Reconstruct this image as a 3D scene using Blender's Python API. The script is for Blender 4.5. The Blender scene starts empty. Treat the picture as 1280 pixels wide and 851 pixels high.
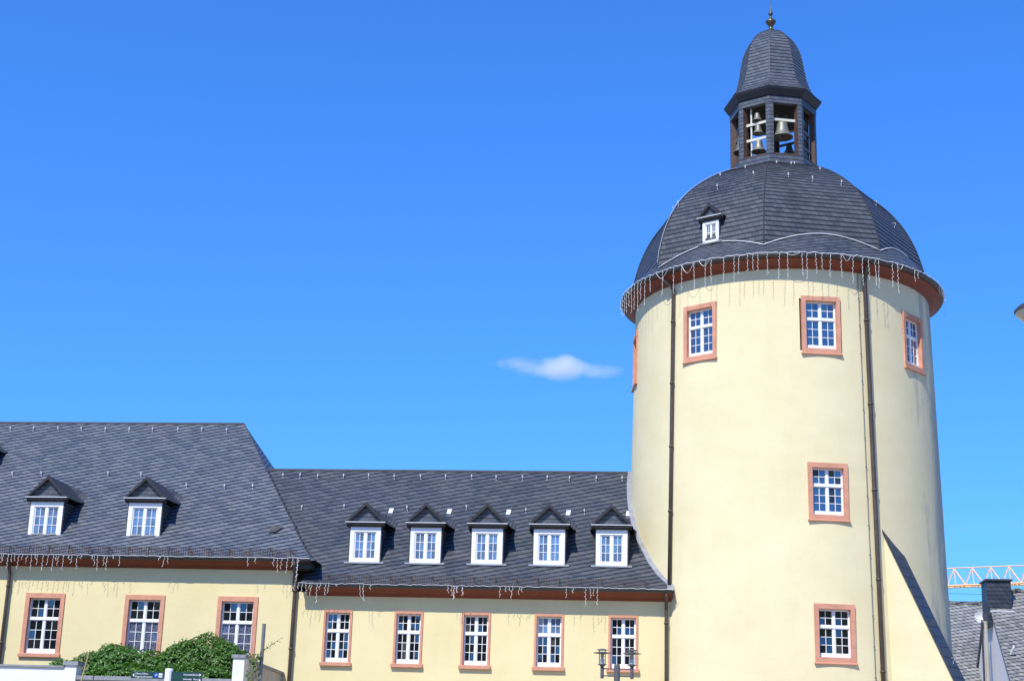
import bpy, bmesh, math, random
from mathutils import Vector, Matrix, noise as mnoise
rnd = random.Random(7)
R = math.radians
PI = math.pi
sin, cos, sqrt, hypot = math.sin, math.cos, math.sqrt, math.hypot
sc = bpy.context.scene
COL = sc.collection

# ------------------------------------------------------------------ camera, sky, sun, exposure
SUN_AZ, SUN_EL = -22.0, 52.0          # azimuth from -Y (towards the viewer), + to the right
cam = bpy.data.cameras.new("camera")
cam.sensor_width = 36.0
cam.lens = 1900.0 / 1280.0 * 36.0
cam.clip_start = 0.1
cam.clip_end = 20000.0
camo = bpy.data.objects.new("camera", cam)
COL.objects.link(camo)
camo.matrix_world = Matrix(((0.99383, 0.001379, 0.110903, -3.6057),
                            (0.107025, -0.274306, -0.955668, -56.8858),
                            (0.029103, 0.961642, -0.272761, 1.7),
                            (0, 0, 0, 1)))
sc.camera = camo

world = bpy.data.worlds.new("World")
sc.world = world
world.use_nodes = True
wn = world.node_tree
bg = wn.nodes["Background"]
sky = wn.nodes.new("ShaderNodeTexSky")
sky.sky_type = 'NISHITA'
sky.sun_disc = False
sky.sun_elevation = R(SUN_EL)
sky.sun_rotation = R(180.0 - SUN_AZ)
sky.air_density = 1.5
sky.dust_density = 0.6
sky.ozone_density = 3.0
tint = wn.nodes.new("ShaderNodeMix")
tint.data_type = 'RGBA'
tint.blend_type = 'MULTIPLY'
tint.inputs[0].default_value = 1.0
tint.inputs[7].default_value = (0.28, 0.735, 1.60, 1)
wn.links.new(sky.outputs[0], tint.inputs[6])
wn.links.new(tint.outputs[2], bg.inputs[0])
bg.inputs[1].default_value = 0.13

sl = bpy.data.lights.new("sun", 'SUN')
sl.energy = 5.0
sl.angle = R(0.5)
sl.color = (1.0, 0.95, 0.83)
slo = bpy.data.objects.new("sun", sl)
COL.objects.link(slo)
a, e = R(SUN_AZ), R(SUN_EL)
slo.rotation_euler = Vector((sin(a) * cos(e), -cos(a) * cos(e), sin(e))).to_track_quat('Z', 'Y').to_euler()

sc.view_settings.view_transform = 'Standard'
sc.view_settings.look = 'None'
sc.view_settings.exposure = 0.1
sc.view_settings.gamma = 1.0
sc.render.engine = 'CYCLES'
sc.cycles.use_denoising = True
sc.cycles.max_bounces = 6
sc.cycles.volume_bounces = 2
sc.cycles.sample_clamp_indirect = 6.0


# ------------------------------------------------------------------ mesh helpers
class MB:
    def __init__(s):
        s.v, s.f, s.uv, s.m = [], [], [], []

    def face(s, pts, uv=None, m=0):
        i = len(s.v)
        s.v += [Vector(p) for p in pts]
        s.f.append(tuple(range(i, i + len(pts))))
        s.uv.append(uv)
        s.m.append(m)

    def mesh(s, vs, fs, m=0, uvs=None):
        i = len(s.v)
        s.v += [Vector(p) for p in vs]
        for k, f in enumerate(fs):
            s.f.append(tuple(j + i for j in f))
            s.uv.append(uvs[k] if uvs else None)
            s.m.append(m)

    def box(s, x0, x1, y0, y1, z0, z1, m=0):
        vs = [(x0, y0, z0), (x1, y0, z0), (x1, y1, z0), (x0, y1, z0), (x0, y0, z1), (x1, y0, z1), (x1, y1, z1), (x0, y1, z1)]
        s.mesh(vs, [(0, 3, 2, 1), (4, 5, 6, 7), (0, 1, 5, 4), (1, 2, 6, 5), (2, 3, 7, 6), (3, 0, 4, 7)], m)

    def prism(s, poly, d0, d1, axis='x', m=0, sidem=None):
        # poly: list of 2D points; x: (y,z), y: (x,z), z: (x,y)
        def P(p, d):
            return (d, p[0], p[1]) if axis == 'x' else ((p[0], d, p[1]) if axis == 'y' else (p[0], p[1], d))
        n = len(poly)
        vs = [P(p, d0) for p in poly] + [P(p, d1) for p in poly]
        fs = [tuple(range(n - 1, -1, -1)), tuple(range(n, 2 * n))]
        fs += [(i, (i + 1) % n, n + (i + 1) % n, n + i) for i in range(n)]
        s.mesh(vs, fs, m)
        for i in (sidem or ()):
            s.m[len(s.m) - n + i] = 1

    def tube(s, path, r, n=6, m=0, cap=True):
        path = [Vector(p) for p in path]
        k = len(path)
        rs = r if isinstance(r, (list, tuple)) else [r] * k
        vs, fs = [], []
        ref = None
        for i, p in enumerate(path):
            t = (path[min(i + 1, k - 1)] - path[max(i - 1, 0)]).normalized()
            if ref is None:
                ref = t.orthogonal().normalized()
            ref = (ref - t * ref.dot(t))
            ref = ref.normalized() if ref.length > 1e-6 else t.orthogonal().normalized()
            b = t.cross(ref)
            for j in range(n):
                q = 2 * PI * j / n
                vs.append(p + (ref * cos(q) + b * sin(q)) * rs[i])
        for i in range(k - 1):
            for j in range(n):
                a_, b_ = i * n + j, i * n + (j + 1) % n
                fs.append((a_, b_, b_ + n, a_ + n))
        if cap:
            fs.append(tuple(range(n - 1, -1, -1)))
            fs.append(tuple((k - 1) * n + j for j in range(n)))
        s.mesh(vs, fs, m)

    def lathe(s, prof, c=(0, 0), n=24, a0=0.0, a1=360.0, m=0, uvr=None):
        full = abs(a1 - a0) >= 359.99
        na = n if full else n + 1
        vs, fs, uvs = [], [], []
        for (r, z) in prof:
            for j in range(na):
                q = R(a0 + (a1 - a0) * j / n)
                vs.append((c[0] + r * sin(q), c[1] - r * cos(q), z))
        L = [0.0]
        for i in range(1, len(prof)):
            L.append(L[-1] + hypot(prof[i][0] - prof[i - 1][0], prof[i][1] - prof[i - 1][1]))
        for i in range(len(prof) - 1):
            for j in range(n):
                j2 = (j + 1) % na
                fs.append((i * na + j, i * na + j2, (i + 1) * na + j2, (i + 1) * na + j))
                if uvr:
                    u0, u1 = uvr * R(a0 + (a1 - a0) * j / n), uvr * R(a0 + (a1 - a0) * (j + 1) / n)
                    uvs.append(((u0, L[i]), (u1, L[i]), (u1, L[i + 1]), (u0, L[i + 1])))
        s.mesh(vs, fs, m, uvs if uvr else None)

    def build(s, name, mat, parent=None, loc=None, rotz=0.0, smooth=False, local=False, weld=False):
        """vertices in world coordinates (or in the parent's own frame when local=True)"""
        me = bpy.data.meshes.new(name)
        off = Vector((0, 0, 0))
        if not local and parent is not None:
            off = Vector(parent["_w"]) if "_w" in parent else Vector((0, 0, 0))
        me.from_pydata([tuple(p - off) for p in s.v], [], s.f)
        mats = mat if isinstance(mat, (list, tuple)) else [mat]
        for q in mats:
            me.materials.append(q)
        ul = me.uv_layers.new(name="UVMap")
        for k, p in enumerate(me.polygons):
            p.material_index = s.m[k]
            p.use_smooth = smooth
            uv = s.uv[k]
            if uv is None:
                nn = p.normal
                if abs(nn.z) > 0.97:
                    uv = [(s.v[i].x, s.v[i].y) for i in s.f[k]]
                else:
                    t = Vector((-nn.y, nn.x, 0)).normalized()
                    b = nn.cross(t)
                    uv = [(s.v[i].dot(t), s.v[i].dot(b)) for i in s.f[k]]
            for q, li in enumerate(p.loop_indices):
                ul.data[li].uv = uv[q]
        if weld:
            bm = bmesh.new()
            bm.from_mesh(me)
            bmesh.ops.remove_doubles(bm, verts=bm.verts, dist=1e-4)
            bm.to_mesh(me)
            bm.free()
        me.update()
        o = bpy.data.objects.new(name, me)
        COL.objects.link(o)
        if parent is not None:
            o.parent = parent
            if "_w" in parent:
                o["_w"] = parent["_w"]
        if loc is not None:
            o.location = loc
        o.rotation_euler[2] = rotz
        return o


TEMP = []


def tag(o, label=None, cat=None, group=None, kind=None):
    if label:
        o["label"] = label
    if cat:
        o["category"] = cat
    if group:
        o["group"] = group
    if kind:
        o["kind"] = kind
    return o


def thing(name, label, cat, loc=(0, 0, 0), group=None):
    o = bpy.data.objects.new(name, None)
    COL.objects.link(o)
    o.location = loc
    o["_w"] = list(loc)
    return tag(o, label, cat, group)


def solo(mb, name, mat, label, cat, group=None, loc=(0, 0, 0), **k):
    """a thing that is one mesh; vertices given in world coordinates, origin at loc"""
    for i in range(len(mb.v)):
        mb.v[i] = mb.v[i] - Vector(loc)
    o = mb.build(name, mat, None, loc=loc, **k)
    return tag(o, label, cat, group)


# ------------------------------------------------------------------ materials
def newmat(name):
    m = bpy.data.materials.new(name)
    m.use_nodes = True
    nt = m.node_tree
    return m, nt, nt.nodes["Principled BSDF"]


def mth(nt, op, a, b=None, c=None):
    n = nt.nodes.new("ShaderNodeMath")
    n.operation = op
    for i, x in enumerate((a, b, c)):
        if x is None:
            continue
        if isinstance(x, (int, float)):
            n.inputs[i].default_value = x
        else:
            nt.links.new(x, n.inputs[i])
    return n.outputs[0]


def ramp(nt, fac, stops):
    n = nt.nodes.new("ShaderNodeValToRGB")
    el = n.color_ramp.elements
    while len(el) < len(stops):
        el.new(0.5)
    for k, (p, c) in enumerate(stops):
        el[k].position = p
        el[k].color = (c[0], c[1], c[2], 1)
    nt.links.new(fac, n.inputs[0])
    return n.outputs[0]


def noise_tex(nt, vec, scale, detail=4, rough=0.55):
    n = nt.nodes.new("ShaderNodeTexNoise")
    n.inputs["Scale"].default_value = scale
    n.inputs["Detail"].default_value = detail
    n.inputs["Roughness"].default_value = rough
    if vec is not None:
        nt.links.new(vec, n.inputs["Vector"])
    return n.outputs["Fac"]


def bump(nt, h, strength, dist, bsdf):
    n = nt.nodes.new("ShaderNodeBump")
    n.inputs["Strength"].default_value = strength
    n.inputs["Distance"].default_value = dist
    nt.links.new(h, n.inputs["Height"])
    nt.links.new(n.outputs[0], bsdf.inputs["Normal"])
    return n


def mixc(nt, fac, a, b, mode='MIX'):
    n = nt.nodes.new("ShaderNodeMix")
    n.data_type = 'RGBA'
    n.blend_type = mode
    for sock, x in ((n.inputs[0], fac), (n.inputs[6], a), (n.inputs[7], b)):
        if isinstance(x, (int, float)):
            sock.default_value = x
        elif isinstance(x, tuple):
            sock.default_value = (x[0], x[1], x[2], 1)
        else:
            nt.links.new(x, sock)
    return n.outputs[2]


def plain(name, col, rough=0.6, metal=0.0, var=0.12, scale=6.0, spec=0.5, bumps=0.0):
    m, nt, b = newmat(name)
    tc = nt.nodes.new("ShaderNodeTexCoord")
    f = noise_tex(nt, tc.outputs["Object"], scale)
    lo = tuple(c * (1 - var) for c in col)
    hi = tuple(min(1, c * (1 + var)) for c in col)
    nt.links.new(ramp(nt, f, [(0.3, lo), (0.7, hi)]), b.inputs["Base Color"])
    b.inputs["Roughness"].default_value = rough
    b.inputs["Metallic"].default_value = metal
    b.inputs["Specular IOR Level"].default_value = spec
    if bumps:
        bump(nt, noise_tex(nt, tc.outputs["Object"], scale * 6), bumps, 0.01, b)
    return m


def plaster(name, col, stain=0.0):
    m, nt, b = newmat(name)
    tc = nt.nodes.new("ShaderNodeTexCoord")
    ob = tc.outputs["Object"]
    f1 = noise_tex(nt, ob, 0.45, 5, 0.6)
    mp = nt.nodes.new("ShaderNodeMapping")
    mp.inputs["Scale"].default_value = (0.5, 0.5, 1.6)
    nt.links.new(ob, mp.inputs["Vector"])
    f2 = noise_tex(nt, mp.outputs[0], 1.0, 5, 0.6)
    f3 = noise_tex(nt, ob, 14.0, 3, 0.7)
    c = ramp(nt, f1, [(0.25, tuple(x * y for x, y in zip(col, (0.93, 0.92, 0.86)))), (0.75, tuple(min(1, x * 1.04) for x in col))])
    c2 = ramp(nt, f2, [(0.3, (0.965, 0.96, 0.945)), (0.7, (1.0, 1.0, 1.0))])
    c = mixc(nt, 1.0, c, c2, 'MULTIPLY')
    mpv = nt.nodes.new("ShaderNodeMapping")
    mpv.inputs["Scale"].default_value = (3.0, 3.0, 0.16)
    nt.links.new(ob, mpv.inputs["Vector"])
    fv = noise_tex(nt, mpv.outputs[0], 1.0, 6, 0.7)
    c = mixc(nt, 1.0, c, ramp(nt, fv, [(0.28, (0.972, 0.97, 0.958)), (0.50, (1.0, 1.0, 1.0))]), 'MULTIPLY')
    fs_ = noise_tex(nt, ob, 3.2, 6, 0.7)
    c = mixc(nt, 1.0, c, ramp(nt, fs_, [(0.28, (0.972, 0.965, 0.945)), (0.48, (1.0, 1.0, 1.0))]), 'MULTIPLY')
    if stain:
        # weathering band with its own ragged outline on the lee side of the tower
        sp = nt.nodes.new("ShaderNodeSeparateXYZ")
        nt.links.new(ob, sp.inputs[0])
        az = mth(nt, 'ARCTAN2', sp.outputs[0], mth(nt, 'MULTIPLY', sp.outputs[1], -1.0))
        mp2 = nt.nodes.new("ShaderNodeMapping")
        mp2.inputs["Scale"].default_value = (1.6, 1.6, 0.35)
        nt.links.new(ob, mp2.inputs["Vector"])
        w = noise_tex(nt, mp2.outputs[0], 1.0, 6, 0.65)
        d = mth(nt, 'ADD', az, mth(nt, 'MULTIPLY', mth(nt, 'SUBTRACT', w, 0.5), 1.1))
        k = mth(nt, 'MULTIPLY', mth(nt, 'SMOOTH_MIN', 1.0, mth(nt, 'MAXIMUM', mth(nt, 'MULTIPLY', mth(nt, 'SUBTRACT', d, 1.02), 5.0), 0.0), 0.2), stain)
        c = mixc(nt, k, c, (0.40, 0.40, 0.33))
    nt.links.new(c, b.inputs["Base Color"])
    b.inputs["Roughness"].default_value = 0.9
    b.inputs["Specular IOR Level"].default_value = 0.25
    h = mth(nt, 'ADD', mth(nt, 'MULTIPLY', f3, 0.25), mth(nt, 'ADD', mth(nt, 'MULTIPLY', f2, 0.5), f1))
    bump(nt, h, 0.45, 0.03, b)
    return m


def slate(name, angle, h, w, dark, light, jit=0.12, rough=(0.38, 0.6), lines=0.75, shear=0.35, bumpd=0.02, foot_shade=0.26, vgap=0.06, scal=0.5, tint=0.03):
    """overlapping slates on UVs in metres: courses of height h rising at angle"""
    m, nt, b = newmat(name)
    uv = nt.nodes.new("ShaderNodeUVMap")
    sp = nt.nodes.new("ShaderNodeSeparateXYZ")
    nt.links.new(uv.outputs[0], sp.inputs[0])
    u, v = sp.outputs[0], sp.outputs[1]
    ca, sa = cos(R(angle)), sin(R(angle))
    wob = mth(nt, 'MULTIPLY', mth(nt, 'SUBTRACT', noise_tex(nt, uv.outputs[0], 1.3, 3), 0.5), jit)
    p = mth(nt, 'ADD', mth(nt, 'MULTIPLY', u, ca), mth(nt, 'MULTIPLY', v, sa))
    q = mth(nt, 'ADD', mth(nt, 'ADD', mth(nt, 'MULTIPLY', u, -sa), mth(nt, 'MULTIPLY', v, ca)), wob)
    qh = mth(nt, 'DIVIDE', q, h)
    # slight scallop of every slate's foot
    row0 = mth(nt, 'FLOOR', qh)
    pu0 = mth(nt, 'ADD', mth(nt, 'DIVIDE', p, w), mth(nt, 'MULTIPLY', row0, 0.47))
    fp0 = mth(nt, 'FRACT', pu0)
    qs = mth(nt, 'ADD', qh, mth(nt, 'MULTIPLY', mth(nt, 'MULTIPLY', fp0, mth(nt, 'SUBTRACT', 1.0, fp0)), scal))
    row = mth(nt, 'FLOOR', qs)
    fq = mth(nt, 'FRACT', qs)
    rj = nt.nodes.new("ShaderNodeTexWhiteNoise")
    rj.noise_dimensions = '1D'
    nt.links.new(row, rj.inputs["W"])
    pu = mth(nt, 'ADD', mth(nt, 'ADD', mth(nt, 'DIVIDE', p, w), mth(nt, 'MULTIPLY', row, 0.47)),
             mth(nt, 'ADD', mth(nt, 'MULTIPLY', fq, shear), mth(nt, 'MULTIPLY', rj.outputs["Value"], 0.25)))
    col = mth(nt, 'FLOOR', pu)
    fp = mth(nt, 'FRACT', pu)
    cb = nt.nodes.new("ShaderNodeCombineXYZ")
    nt.links.new(row, cb.inputs[0])
    nt.links.new(col, cb.inputs[1])
    wn_ = nt.nodes.new("ShaderNodeTexWhiteNoise")
    wn_.noise_dimensions = '2D'
    nt.links.new(cb.outputs[0], wn_.inputs["Vector"])
    r1 = wn_.outputs["Value"]
    big = noise_tex(nt, uv.outputs[0], 0.35, 4)
    fine = noise_tex(nt, uv.outputs[0], 22.0, 3)
    t = mth(nt, 'ADD', mth(nt, 'MULTIPLY', r1, 0.38), mth(nt, 'ADD', mth(nt, 'MULTIPLY', big, 0.50), mth(nt, 'MULTIPLY', fine, 0.25)))
    mid = tuple((x + y) / 2 for x, y in zip(dark, light))
    c = ramp(nt, t, [(0.22, dark), (0.55, mid), (0.95, light)])
    sep = wn_.outputs["Color"]
    c = mixc(nt, tint, c, sep, 'OVERLAY')
    # shadow line under each course painted dark, plus the real joint beside each slate
    shade_line = mth(nt, 'LESS_THAN', fq, foot_shade)
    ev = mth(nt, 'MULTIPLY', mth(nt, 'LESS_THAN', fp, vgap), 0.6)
    shade_joint = mth(nt, 'MULTIPLY', mth(nt, 'MAXIMUM', shade_line, ev), lines)
    c = mixc(nt, shade_joint, c, (0.008, 0.009, 0.012))
    nt.links.new(c, b.inputs["Base Color"])
    rr = nt.nodes.new("ShaderNodeMapRange")
    rr.inputs["To Min"].default_value = rough[0]
    rr.inputs["To Max"].default_value = rough[1]
    nt.links.new(wn_.outputs["Value"], rr.inputs["Value"])
    nt.links.new(rr.outputs[0], b.inputs["Roughness"])
    b.inputs["Specular IOR Level"].default_value = 0.32
    hh = mth(nt, 'ADD', mth(nt, 'MULTIPLY', mth(nt, 'SUBTRACT', 1.0, fq), 0.8),
             mth(nt, 'ADD', mth(nt, 'MULTIPLY', r1, 0.25), mth(nt, 'MULTIPLY', fine, 0.12)))
    hh = mth(nt, 'MULTIPLY', hh, mth(nt, 'SUBTRACT', 1.0, mth(nt, 'MULTIPLY', shade_joint, 0.6)))
    bump(nt, hh, 0.8, bumpd, b)
    return m


def glass_mat(name, base=(0.008, 0.01, 0.013), ior=2.2, lace=None):
    m, nt, b = newmat(name)
    tc = nt.nodes.new("ShaderNodeTexCoord")
    f = noise_tex(nt, tc.outputs["Object"], 3.0, 2)
    if lace:
        v = nt.nodes.new("ShaderNodeTexVoronoi")
        v.inputs["Scale"].default_value = 16.0
        nt.links.new(tc.outputs["Object"], v.inputs["Vector"])
        nt.links.new(ramp(nt, v.outputs["Distance"], [(0.2, base), (0.55, lace)]), b.inputs["Base Color"])
    else:
        nt.links.new(ramp(nt, f, [(0.3, base), (0.8, tuple(c * 1.5 for c in base))]), b.inputs["Base Color"])
    b.inputs["Roughness"].default_value = 0.02
    b.inputs["IOR"].default_value = ior
    return m


M = {}
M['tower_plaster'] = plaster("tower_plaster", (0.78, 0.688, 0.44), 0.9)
M['wing_plaster'] = plaster("wing_plaster", (0.785, 0.675, 0.385))
M['stone'] = plain("salmon_sandstone", (0.60, 0.285, 0.18), 0.85, var=0.13, scale=4, bumps=0.35)
M['cornice'] = plain("oxblood_cornice_paint", (0.19, 0.040, 0.015), 0.6, var=0.15)
M['slate_left'] = slate("slate_rising_courses", 19, 0.205, 0.30, (0.066, 0.078, 0.098), (0.135, 0.154, 0.186), jit=0.03, lines=0.95, foot_shade=0.34, scal=0.30, vgap=0.05)
M['slate_right'] = slate("slate_rising_courses_darker", 17, 0.215, 0.31, (0.042, 0.050, 0.063), (0.082, 0.094, 0.114), jit=0.03, lines=0.95, foot_shade=0.32, scal=0.30, vgap=0.05)
M['slate_dome'] = slate("slate_straight_courses", 0, 0.205, 0.26, (0.042, 0.048, 0.056), (0.092, 0.102, 0.117), jit=0.0, lines=0.95, foot_shade=0.15, vgap=0.07, scal=0.0, rough=(0.42, 0.6))
M['slate_skirt'] = slate("slate_curved_courses", 16, 0.19, 0.28, (0.040, 0.047, 0.057), (0.095, 0.108, 0.126), jit=0.03, lines=0.9, foot_shade=0.28, scal=0.22)
M['slate_cap'] = slate("slate_single_width_courses", 0, 0.36, 1.6, (0.030, 0.034, 0.041), (0.060, 0.068, 0.080), jit=0.02, lines=0.9, foot_shade=0.10, vgap=0.02, scal=0.0)
M['slate_small'] = slate("slate_small_courses", 0, 0.16, 0.20, (0.058, 0.067, 0.080), (0.120, 0.136, 0.160), jit=0.0, rough=(0.38, 0.5), foot_shade=0.16, scal=0.0, lines=0.8)
M['slate_dormer'] = slate("slate_dormer_courses", 0, 0.15, 0.18, (0.026, 0.031, 0.040), (0.060, 0.070, 0.088), jit=0.03, rough=(0.45, 0.6), foot_shade=0.2, scal=0.2, lines=0.9)
M['slate_old'] = slate("slate_old_house", 14, 0.24, 0.24, (0.09, 0.092, 0.09), (0.34, 0.34, 0.33), jit=0.05, lines=0.8, rough=(0.6, 0.85), foot_shade=0.26, vgap=0.14)
M['slate_dark'] = slate("slate_chimney", 0, 0.20, 0.26, (0.022, 0.028, 0.040), (0.050, 0.060, 0.078), jit=0.03, foot_shade=0.16)
M['white'] = plain("white_window_paint", (0.82, 0.82, 0.80), 0.45, var=0.03)
M['dark_wood'] = plain("tarred_wood", (0.020, 0.019, 0.020), 0.6, var=0.3)
M['dark_slate_board'] = plain("blue_black_boarding", (0.016, 0.020, 0.030), 0.55, var=0.2)
M['brown_wood'] = plain("brown_wood", (0.075, 0.038, 0.024), 0.7, var=0.3)
M['dark_metal'] = plain("dark_sheet_metal", (0.050, 0.047, 0.045), 0.45, var=0.2)
M['pipe'] = plain("brown_patina_pipe", (0.075, 0.055, 0.042), 0.45, var=0.25, scale=3)
M['lead'] = plain("lead_flashing", (0.24, 0.25, 0.27), 0.5, var=0.2, scale=4)
M['zinc'] = plain("galvanised_steel", (0.60, 0.61, 0.62), 0.4, var=0.08)
M['guard'] = plain("rusty_guard_bars", (0.060, 0.042, 0.036), 0.7, var=0.3)
M['string'] = plain("white_light_string", (0.85, 0.85, 0.83), 0.4, var=0.02)
M['bronze'] = plain("weathered_bronze", (0.20, 0.20, 0.165), 0.5, metal=0.4, var=0.25, scale=5)
M['pale_beam'] = plain("pale_painted_beam", (0.62, 0.60, 0.50), 0.6, var=0.1)
M['glass'] = glass_mat("window_glass", (0.006, 0.008, 0.011), 2.1)
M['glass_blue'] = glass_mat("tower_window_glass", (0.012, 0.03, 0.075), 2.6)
M['glass_lace'] = glass_mat("glass_over_lace_curtain", (0.02, 0.025, 0.045), 1.6, (0.12, 0.14, 0.20))
M['glass_curtain_sky'] = glass_mat("glass_pale_curtain_and_painted_sky", (0.10, 0.16, 0.27), 2.2)
M['grey_pole'] = plain("grey_painted_steel", (0.16, 0.165, 0.17), 0.45, var=0.1)
M['lamp_grey'] = plain("lamp_grey_steel", (0.10, 0.105, 0.11), 0.45, var=0.1)
M['lamp_glass'] = glass_mat("lantern_glass", (0.30, 0.30, 0.24), 1.5)
M['lamp_white'] = plain("lamp_housing_white", (0.55, 0.57, 0.60), 0.4, var=0.03)
M['render_white'] = plain("white_rendered_wall", (0.74, 0.73, 0.69), 0.9, var=0.06, scale=2, bumps=0.2)
M['render_grey'] = plain("weathered_rendered_wall", (0.42, 0.385, 0.32), 0.9, var=0.12, scale=2, bumps=0.2)
M['coping'] = plain("stone_coping", (0.26, 0.27, 0.28), 0.85, var=0.2, scale=7, bumps=0.3)
M['crane'] = plain("crane_yellow", (0.84, 0.47, 0.19), 0.5, var=0.08)
M['sign_green'] = plain("sign_dark_green", (0.010, 0.048, 0.045), 0.4, var=0.06)
M['sign_blue'] = plain("sign_blue", (0.01, 0.09, 0.52), 0.4, var=0.03)
M['sign_white'] = plain("sign_white", (0.80, 0.82, 0.82), 0.4, var=0.02)
M['gable_grey'] = plain("pale_gable_render", (0.72, 0.69, 0.64), 0.9, var=0.05)
M['stem'] = plain("plant_stem", (0.12, 0.09, 0.045), 0.8, var=0.3)
M['bamboo'] = plain("bamboo_cane", (0.42, 0.31, 0.14), 0.6, var=0.2)
M['inside'] = plain("dark_interior", (0.02, 0.018, 0.016), 0.9)


def leaf_mat(name, dark, light):
    m, nt, b = newmat(name)
    g = nt.nodes.new("ShaderNodeNewGeometry")
    nt.links.new(ramp(nt, g.outputs["Random Per Island"], [(0.1, dark), (0.9, light)]), b.inputs["Base Color"])
    b.inputs["Roughness"].default_value = 0.42
    tr = nt.nodes.new("ShaderNodeBsdfTranslucent")
    tr.inputs[0].default_value = (light[0] * 1.3, light[1] * 1.5, light[2], 1)
    mx = nt.nodes.new("ShaderNodeMixShader")
    mx.inputs[0].default_value = 0.22
    nt.links.new(b.outputs[0], mx.inputs[1])
    nt.links.new(tr.outputs[0], mx.inputs[2])
    nt.links.new(mx.outputs[0], nt.nodes["Material Output"].inputs[0])
    return m


M['leaf'] = leaf_mat("ivy_leaf", (0.020, 0.062, 0.007), (0.105, 0.245, 0.024))
M['vine'] = leaf_mat("vine_leaf", (0.05, 0.09, 0.02), (0.16, 0.24, 0.05))


# ------------------------------------------------------------------ setting: ground, and an unseen hill ring added to darken the window reflections
def paving_mat():
    m, nt, b = newmat("square_paving")
    tc = nt.nodes.new("ShaderNodeTexCoord")
    br = nt.nodes.new("ShaderNodeTexBrick")
    br.inputs["Scale"].default_value = 1.4
    br.inputs["Color1"].default_value = (0.34, 0.30, 0.23, 1)
    br.inputs["Color2"].default_value = (0.42, 0.37, 0.29, 1)
    br.inputs["Mortar"].default_value = (0.13, 0.12, 0.11, 1)
    br.inputs["Mortar Size"].default_value = 0.012
    nt.links.new(tc.outputs["Object"], br.inputs["Vector"])
    n = ramp(nt, noise_tex(nt, tc.outputs["Object"], 0.3, 5), [(0.3, (0.8, 0.8, 0.8)), (0.7, (1, 1, 1))])
    nt.links.new(mixc(nt, 1.0, br.outputs["Color"], n, 'MULTIPLY'), b.inputs["Base Color"])
    b.inputs["Roughness"].default_value = 0.85
    return m


g = MB()
gn = 24
for i in range(gn):
    for j in range(gn):
        def gp(i_, j_):
            return ((i_ / gn - 0.5) * 8000, (j_ / gn - 0.5) * 8000, 0)
        g.face([gp(i, j), gp(i + 1, j), gp(i + 1, j + 1), gp(i, j + 1)])
tag(g.build("ground", paving_mat(), weld=True), kind="structure")

hm, hnt, hb = newmat("added_hillside")
htc = hnt.nodes.new("ShaderNodeTexCoord")
hnt.links.new(ramp(hnt, noise_tex(hnt, htc.outputs["Object"], 0.08, 6, 0.7), [(0.35, (0.02, 0.035, 0.012)), (0.7, (0.05, 0.075, 0.025))]), hb.inputs["Base Color"])
hb.inputs["Roughness"].default_value = 0.95
hil = MB()
nh = 120
rings = [(230, 0.0), (260, 0.55), (300, 0.9), (360, 1.0), (470, 0.6), (620, 0.0)]


def hp(k, j):
    q = R(-115 + 230 * j / nh)
    r_, f_ = rings[k]
    hgt = 64 + 9 * mnoise.noise((sin(q) * 3, cos(q) * 3, 0)) + 5 * mnoise.noise((sin(q) * 14, cos(q) * 14, k))
    fade = min(1, (115 - abs(math.degrees(q))) / 25)
    return (-3 + r_ * sin(q), -57 - r_ * cos(q), -0.5 + hgt * f_ * fade)


for k in range(len(rings) - 1):
    for j in range(nh):
        hil.face([hp(k, j), hp(k, j + 1), hp(k + 1, j + 1), hp(k + 1, j)])
tag(hil.build("added_hills", hm, smooth=True, weld=True), kind="structure")


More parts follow.
